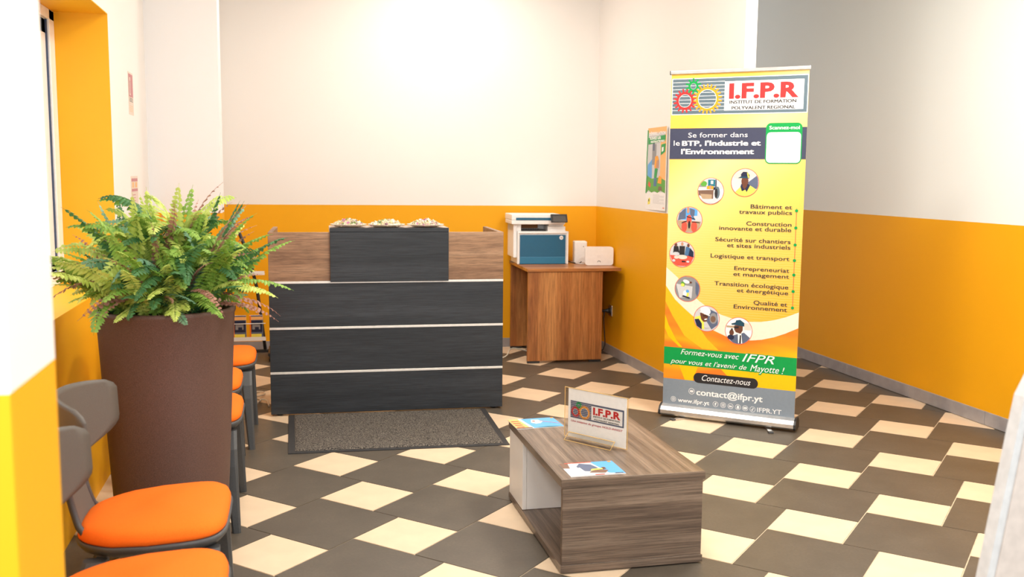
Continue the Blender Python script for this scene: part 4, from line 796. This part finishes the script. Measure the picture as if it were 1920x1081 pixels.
# ------------------------------------------------------------------ chairs
def make_chair():
    t = thing('waiting_chair', 'x', 'chair')
    # local: +x is the sitting direction (front), y sideways, origin on floor under seat centre
    def outline(n=40):
        pts = []
        for k in range(n):
            a = 2*PI*k/n; c, s_ = math.cos(a), math.sin(a); e_ = .42
            x = math.copysign(abs(c)**e_, c); y = math.copysign(abs(s_)**e_, s_)
            w = .218 if x > -.2 else .218-.085*((-.2-x)/.8)**1.3
            pts.append((x*.206+.011, y*w))
        return pts
    ol = outline()
    def ring(sc, z, tilt=.0): return [(p[0]*sc[0]+.0, p[1]*sc[1], z+p[0]*tilt) for p in ol]
    def loft(mb, rings, mat, cap=True):
        i = mb.mi(mat); V = [[mb.bm.verts.new(p) for p in r] for r in rings]; n = len(V[0])
        for a in range(len(V)-1):
            for j in range(n):
                f = mb.bm.faces.new((V[a][j], V[a][(j+1) % n], V[a+1][(j+1) % n], V[a+1][j])); f.smooth = True; f.material_index = i
        if cap:
            for r in (V[0][::-1], V[-1]):
                f = mb.bm.faces.new(r); f.smooth = True; f.material_index = i
    TI = .05
    m_ = MB(); loft(m_, [ring((.97, .97), .428, TI), ring((1.0, 1.0), .435, TI), ring((1.0, 1.0), .446, TI), ring((.975, .975), .460, TI), ring((.90, .90), .471, TI), ring((.72, .72), .479, TI), ring((.45, .45), .483, TI), ring((.15, .15), .484, TI)], M_FABRIC); m_.build('seat_cushion', t)['label'] = 'orange fabric seat cushion'
    m_ = MB(); loft(m_, [ring((.6, .6), .385, TI), ring((.95, .93), .398, TI), ring((1.015, 1.015), .416, TI), ring((1.025, 1.025), .429, TI), ring((.98, .98), .4295, TI)], M_LEGPL); m_.build('seat_shell', t)['label'] = 'dark plastic seat shell'
    # back: stem that rises from the rear of the shell and widens into the wrapped wing
    def backf(u, v, off):
        y_ = (u-.5)*2
        # height profile
        z = .395+.432*v
        if v < .50: hw = .128-.03*math.sin(v/.5*PI*.9)
        else:
            q = (v-.50)/.50; q2 = min(1, q*2.5); hw = .106+(.232-.106)*(1-(1-q2)**2.2)
            if q > .86: hw -= .03*((q-.86)/.14)**2
        y = y_*hw
        x = -.165-.055*math.sin(min(v, .6)/.6*PI/2)-.02*v + 2.1*y*y*(1.0 if v > .5 else .3+1.4*v)
        if v < .12: x += .05*(1-v/.12)
        zz = z-(.012*abs(y_)**3 if v > .9 else 0)
        return Vector((x+off, y, zz))
    m_ = MB(); nu, nv = 18, 30; i = m_.mi(M_GREYPL)
    A = [[m_.bm.verts.new(backf(u/nu, v/nv, 0)) for v in range(nv+1)] for u in range(nu+1)]
    B = [[m_.bm.verts.new(backf(u/nu, v/nv, -.013)) for v in range(nv+1)] for u in range(nu+1)]
    def ff(*vs):
        f = m_.bm.faces.new(vs); f.smooth = True; f.material_index = i
    for u in range(nu):
        for v in range(nv): ff(A[u][v], A[u+1][v], A[u+1][v+1], A[u][v+1]); ff(B[u][v], B[u][v+1], B[u+1][v+1], B[u+1][v])
        ff(A[u][0], B[u][0], B[u+1][0], A[u+1][0]); ff(A[u][nv], A[u+1][nv], B[u+1][nv], B[u][nv])
    for v in range(nv): ff(A[0][v], A[0][v+1], B[0][v+1], B[0][v]); ff(A[nu][v], B[nu][v], B[nu][v+1], A[nu][v+1])
    bk = m_.build('backrest', t); bk['label'] = 'warm grey plastic winged backrest'
    for s_ in (-1, 1):
        m_ = MB(); pth = [backf(.5+.5*s_, v/20, -.006) for v in range(0, 11)]
        pth = [Vector((-.13, s_*.155, .412))]+pth[1:]
        m_.tube(pth, [.009]+[.010]*(len(pth)-1), M_LEGPL, 8); m_.build('back_rib', t)['label'] = 'dark rib edging the stem'
    for sx, sy in ((1, 1), (1, -1), (-1, 1), (-1, -1)):
        top = Vector((.17 if sx > 0 else -.13, sy*.175, .395+(.008 if sx > 0 else -.008))); bot = Vector((.195 if sx > 0 else -.285, sy*(.262 if sx > 0 else .235), 0))
        m_ = MB(); i = m_.mi(M_LEGPL); Rg = []
        for k in range(7):
            q = k/6; c = top.lerp(bot, q)
            if q < .25: c.y += sy*.03*math.sin(q/.25*PI/2)
            else: c.y += sy*.03*(1-(q-.25)/.75)
            a, b_ = (.030-.013*q), (.020-.007*q)
            Rg.append([m_.bm.verts.new((c.x+dx*a, c.y+dy*b_, c.z)) for dx, dy in ((-1, -.6), (-.6, -1), (.6, -1), (1, -.6), (1, .6), (.6, 1), (-.6, 1), (-1, .6))])
        for k in range(6):
            for j in range(8): f = m_.bm.faces.new((Rg[k][j], Rg[k][(j+1) % 8], Rg[k+1][(j+1) % 8], Rg[k+1][j])); f.material_index = i
        for q in (Rg[0][::-1], Rg[-1]): m_.bm.faces.new(q).material_index = i
        m_.build('leg', t)
    return t
ch0 = make_chair(); ch0['group'] = 'orange waiting chairs along the left wall'
spots = [(2.93, 'orange-seated grey chair nearest in front of the brown planter'), (2.36, 'orange-seated grey chair at the bottom left corner, nearest to the entrance pier'),
         (4.21, 'orange-seated grey chair just behind the brown planter, nearest of the three there'), (4.80, 'middle one of the three orange-seated chairs behind the brown planter'), (5.43, 'farthest orange-seated chair, beyond the planter and nearest the nook wall')]
for k, (y, lab) in enumerate(spots):
    c = ch0 if k == 0 else copy_tree(ch0)
    c.location = ((-.412, -.385, -.432, -.462, -.418)[k], y, 0); c['label'] = lab

# ------------------------------------------------------------------ planter and fern
PX, PY, PH = -.449, 3.70, .96
pot = thing('planter', 'tall tapered matt brown planter beside the orange-yellow window wall', 'planter', (PX, PY, 0))
m_ = MB(); m_.lathe([(0, 0), (.180, 0), (.187, .006), (.2085, .35), (.2265, .7), (.2385, .935), (.243, .945), (.243, .957), (.238, .962), (.230, .960), (.226, .945), (.222, .89)], M_POT, 72); m_.build('pot', pot)
m_ = MB(); m_.lathe([(.2215, .89), (.1, .90), (0, .905)], M_SOIL, 40); m_.build('soil', pot)

rg = random.Random(11)
def frond_mesh(name, L, el, bend, pairs, wmax, mat, style=0, curl=0., seed=0):
    r_ = random.Random(seed); m_ = MB(); m_.keep = True
    pts = []; p = Vector((0, 0, 0)); a = el; n = 22
    for k in range(n+1):
        pts.append((p.copy(), a)); p += Vector((math.cos(a), curl*math.sin(k/n*2.5), math.sin(a)))*(L/n); a -= bend/n*(.5+1.0*k/n)
    m_.tube([q[0] for q in pts[::2]], [.0022*(1-.8*k/(n/2+1)) for k in range(len(pts[::2]))], mat, 4)
    i = m_.mi(mat)
    for k in range(pairs):
        s_ = .10+.88*k/pairs; idx = s_*n; i0 = min(int(idx), n-1); fr = idx-i0
        c = pts[i0][0].lerp(pts[i0+1][0], fr); a = pts[i0][1]; T = Vector((math.cos(a), 0, math.sin(a))); N = Vector((-math.sin(a), 0, math.cos(a)))
        prof = min(1, .35+s_*2.2)*(1-max(0, (s_-.55)/.45)**1.5*.88)
        for sd in (-1, 1):
            l = wmax*prof*r_.uniform(.85, 1.1); w = (L/pairs*1.02 if style == 0 else l*.75)*.5
            if style == 1: l *= .6
            D = (Vector((0, sd, 0))+T*(.28 if style == 0 else .5)+N*r_.uniform(-.28, .10)).normalized(); Wd = D.cross(N)*sd; Wd.normalize(); Q = N*r_.uniform(-.1, .1)
            dn = -N*l*.22
            b0 = c-T*0; v = [b0, b0+D*l*.28+(Wd+Q)*w, b0+D*l*.72+(Wd+Q)*w*.72+dn*.5, b0+D*l+dn, b0+D*l*.72-(Wd+Q)*w*.72+dn*.5, b0+D*l*.28-(Wd+Q)*w]
            V = [m_.bm.verts.new(x) for x in v]
            mid1 = m_.bm.verts.new(b0+D*l*.28+N*w*.22); mid2 = m_.bm.verts.new(b0+D*l*.72+dn*.5+N*w*.16)
            for q in ((V[0], V[1], mid1), (V[0], mid1, V[5]), (V[1], V[2], mid2, mid1), (mid1, mid2, V[4], V[5]), (V[2], V[3], mid2), (mid2, V[3], V[4])):
                f = m_.bm.faces.new(q); f.material_index = i
    return m_.mesh(name)
fern = thing('potted_fern', 'dense artificial fern in limes and greens with russet sprigs filling the brown planter', 'plant', (PX, PY, .905)); fern.scale = (.86, .88, 1.07)
def put(me, az, tilt_r, off, sc, name='frond', roll=0):
    o = bpy.data.objects.new(name, me); COL.objects.link(o); o.parent = fern
    o.location = off; o.rotation_euler = (roll, 0, az); o.scale = (sc, sc, sc); return o
vari = {}
specs = []   # (el deg, length, bend)
for k, (el, L, bd) in enumerate([(80, .50, .5), (68, .50, .8), (55, .48, .9), (42, .46, .9), (28, .44, .8), (14, .42, .7), (-2, .36, .5)]):
    for mi, mt in enumerate(M_LEAF):
        vari[(k, mi)] = frond_mesh('frond', L, R(el), bd, 24, .046, mt, seed=k*7+mi, curl=(mi-1.5)*.12)
shorts = []
for mi, mt in enumerate(M_LEAF):
    for el, bd, cu in ((62, 1.5, .25), (30, 1.3, -.3), (5, 1.1, .15)):
        shorts.append((el, mi, frond_mesh('frond', .27, R(el), bd, 17, .045, mt, seed=200+mi*5+el, curl=cu)))
for k in range(120):
    lev = rg.choices(range(7), [4, 5, 5.5, 5, 3.5, 1.6, .8])[0]; mi = rg.choices(range(4), [6, 5, 2.6, 1])[0]
    az = rg.uniform(0, 2*PI); q = rg.uniform(.02, .2)
    a2 = az+rg.uniform(-.9, .9); h = rg.uniform(0, .05) if lev < 5 else rg.uniform(.05, .11)
    sc = rg.uniform(.62, 1.0) if lev < 4 else rg.uniform(.5, .78)
    if lev > 3 and math.cos(az) < -.3: sc *= .85; h += .05
    put(vari[(lev, mi)], az+rg.uniform(-.4, .4), 0, (q*math.cos(a2), q*math.sin(a2), h), sc, roll=rg.uniform(-.5, .5))
for k in range(150):
    az = rg.uniform(-PI, PI); e0 = rg.uniform(.05, 1.45); rr = rg.uniform(.12, .24)
    el, mi, me = rg.choice([x for x in shorts for _ in range((5, 4, 2, 1)[x[1]])])
    off = (rr*math.cos(e0)*math.cos(az)*.95, rr*math.cos(e0)*math.sin(az)*.95, .06+rr*math.sin(e0)*1.15)
    put(me, az+rg.uniform(-1.0, 1.0), 0, off, rg.uniform(.65, 1.05), roll=rg.uniform(-.7, .7))
# long fronds seen at the rim and on the outline
for az, lev, mi, sc, q, h in ((-.42, 5, 0, .95, .14, .11), (-.2, 5, 1, .95, .15, .12), (-1.9, 6, 0, .62, .17, .09), (-1.3, 6, 0, .6, .18, .09), (-1.6, 5, 2, .62, .15, .09), (3.6, 4, 0, .9, .14, .12), (3.1, 3, 0, 1.0, .1, .05), (2.7, 2, 0, 1.0, .1, .05), (-.9, 6, 1, .7, .18, .1), (-1.0, 5, 1, .66, .17, .1), (1.2, 0, 1, 1.0, .05, 0), (2.2, 0, 0, .98, .08, 0), (-2.4, 5, 0, .65, .16, .1)):
    put(vari[(lev, mi)], az, 0, (q*math.cos(az), q*math.sin(az), h), sc)
sp = [frond_mesh('sprig', .42, R(el), bd, 15, .036, M_SPRIG, 1, cu, 90+i_) for i_, (el, bd, cu) in enumerate(((75, .9, .2), (52, .8, -.3), (30, .7, .3), (12, .9, -.2)))]
for k in range(42):
    lev = k % 4; az = rg.uniform(0, 2*PI); q = rg.uniform(.04, .2)
    put(sp[lev], az, 0, (q*math.cos(az), q*math.sin(az), rg.uniform(.05, .15)), rg.uniform(.7, 1.0), 'russet_sprig', rg.uniform(-.5, .5))

# ------------------------------------------------------------------ white panel at the right edge, near the camera
rp = thing('display_board', 'white rounded board edge leaning at the right border of the picture', 'board', (1.374, 1.62, 0), 0)
m_ = MB(); pts = [(-.124, 0), (-.018, .661), (.028, .95), (.040, 1.02), (.065, 1.07), (.11, 1.10), (.50, 1.10), (.50, 0)]
m_.prism([(p[0], 0, p[1]) for p in pts], (0, .03, 0), plain('board_white', (.62, .62, .61), .5)); m_.build('panel', rp)
m_ = MB(); pts2 = [(-.10, .02), (.0, .661), (.045, .95), (.058, 1.02), (.08, 1.06), (.49, 1.08), (.49, .02)]
m_.prism([(p[0], -.003, p[1]) for p in pts2], (0, .002, 0), plain('board_inset', (.62, .54, .48), .5)); m_.build('inset_face', rp)['label'] = 'pale beige inset face'
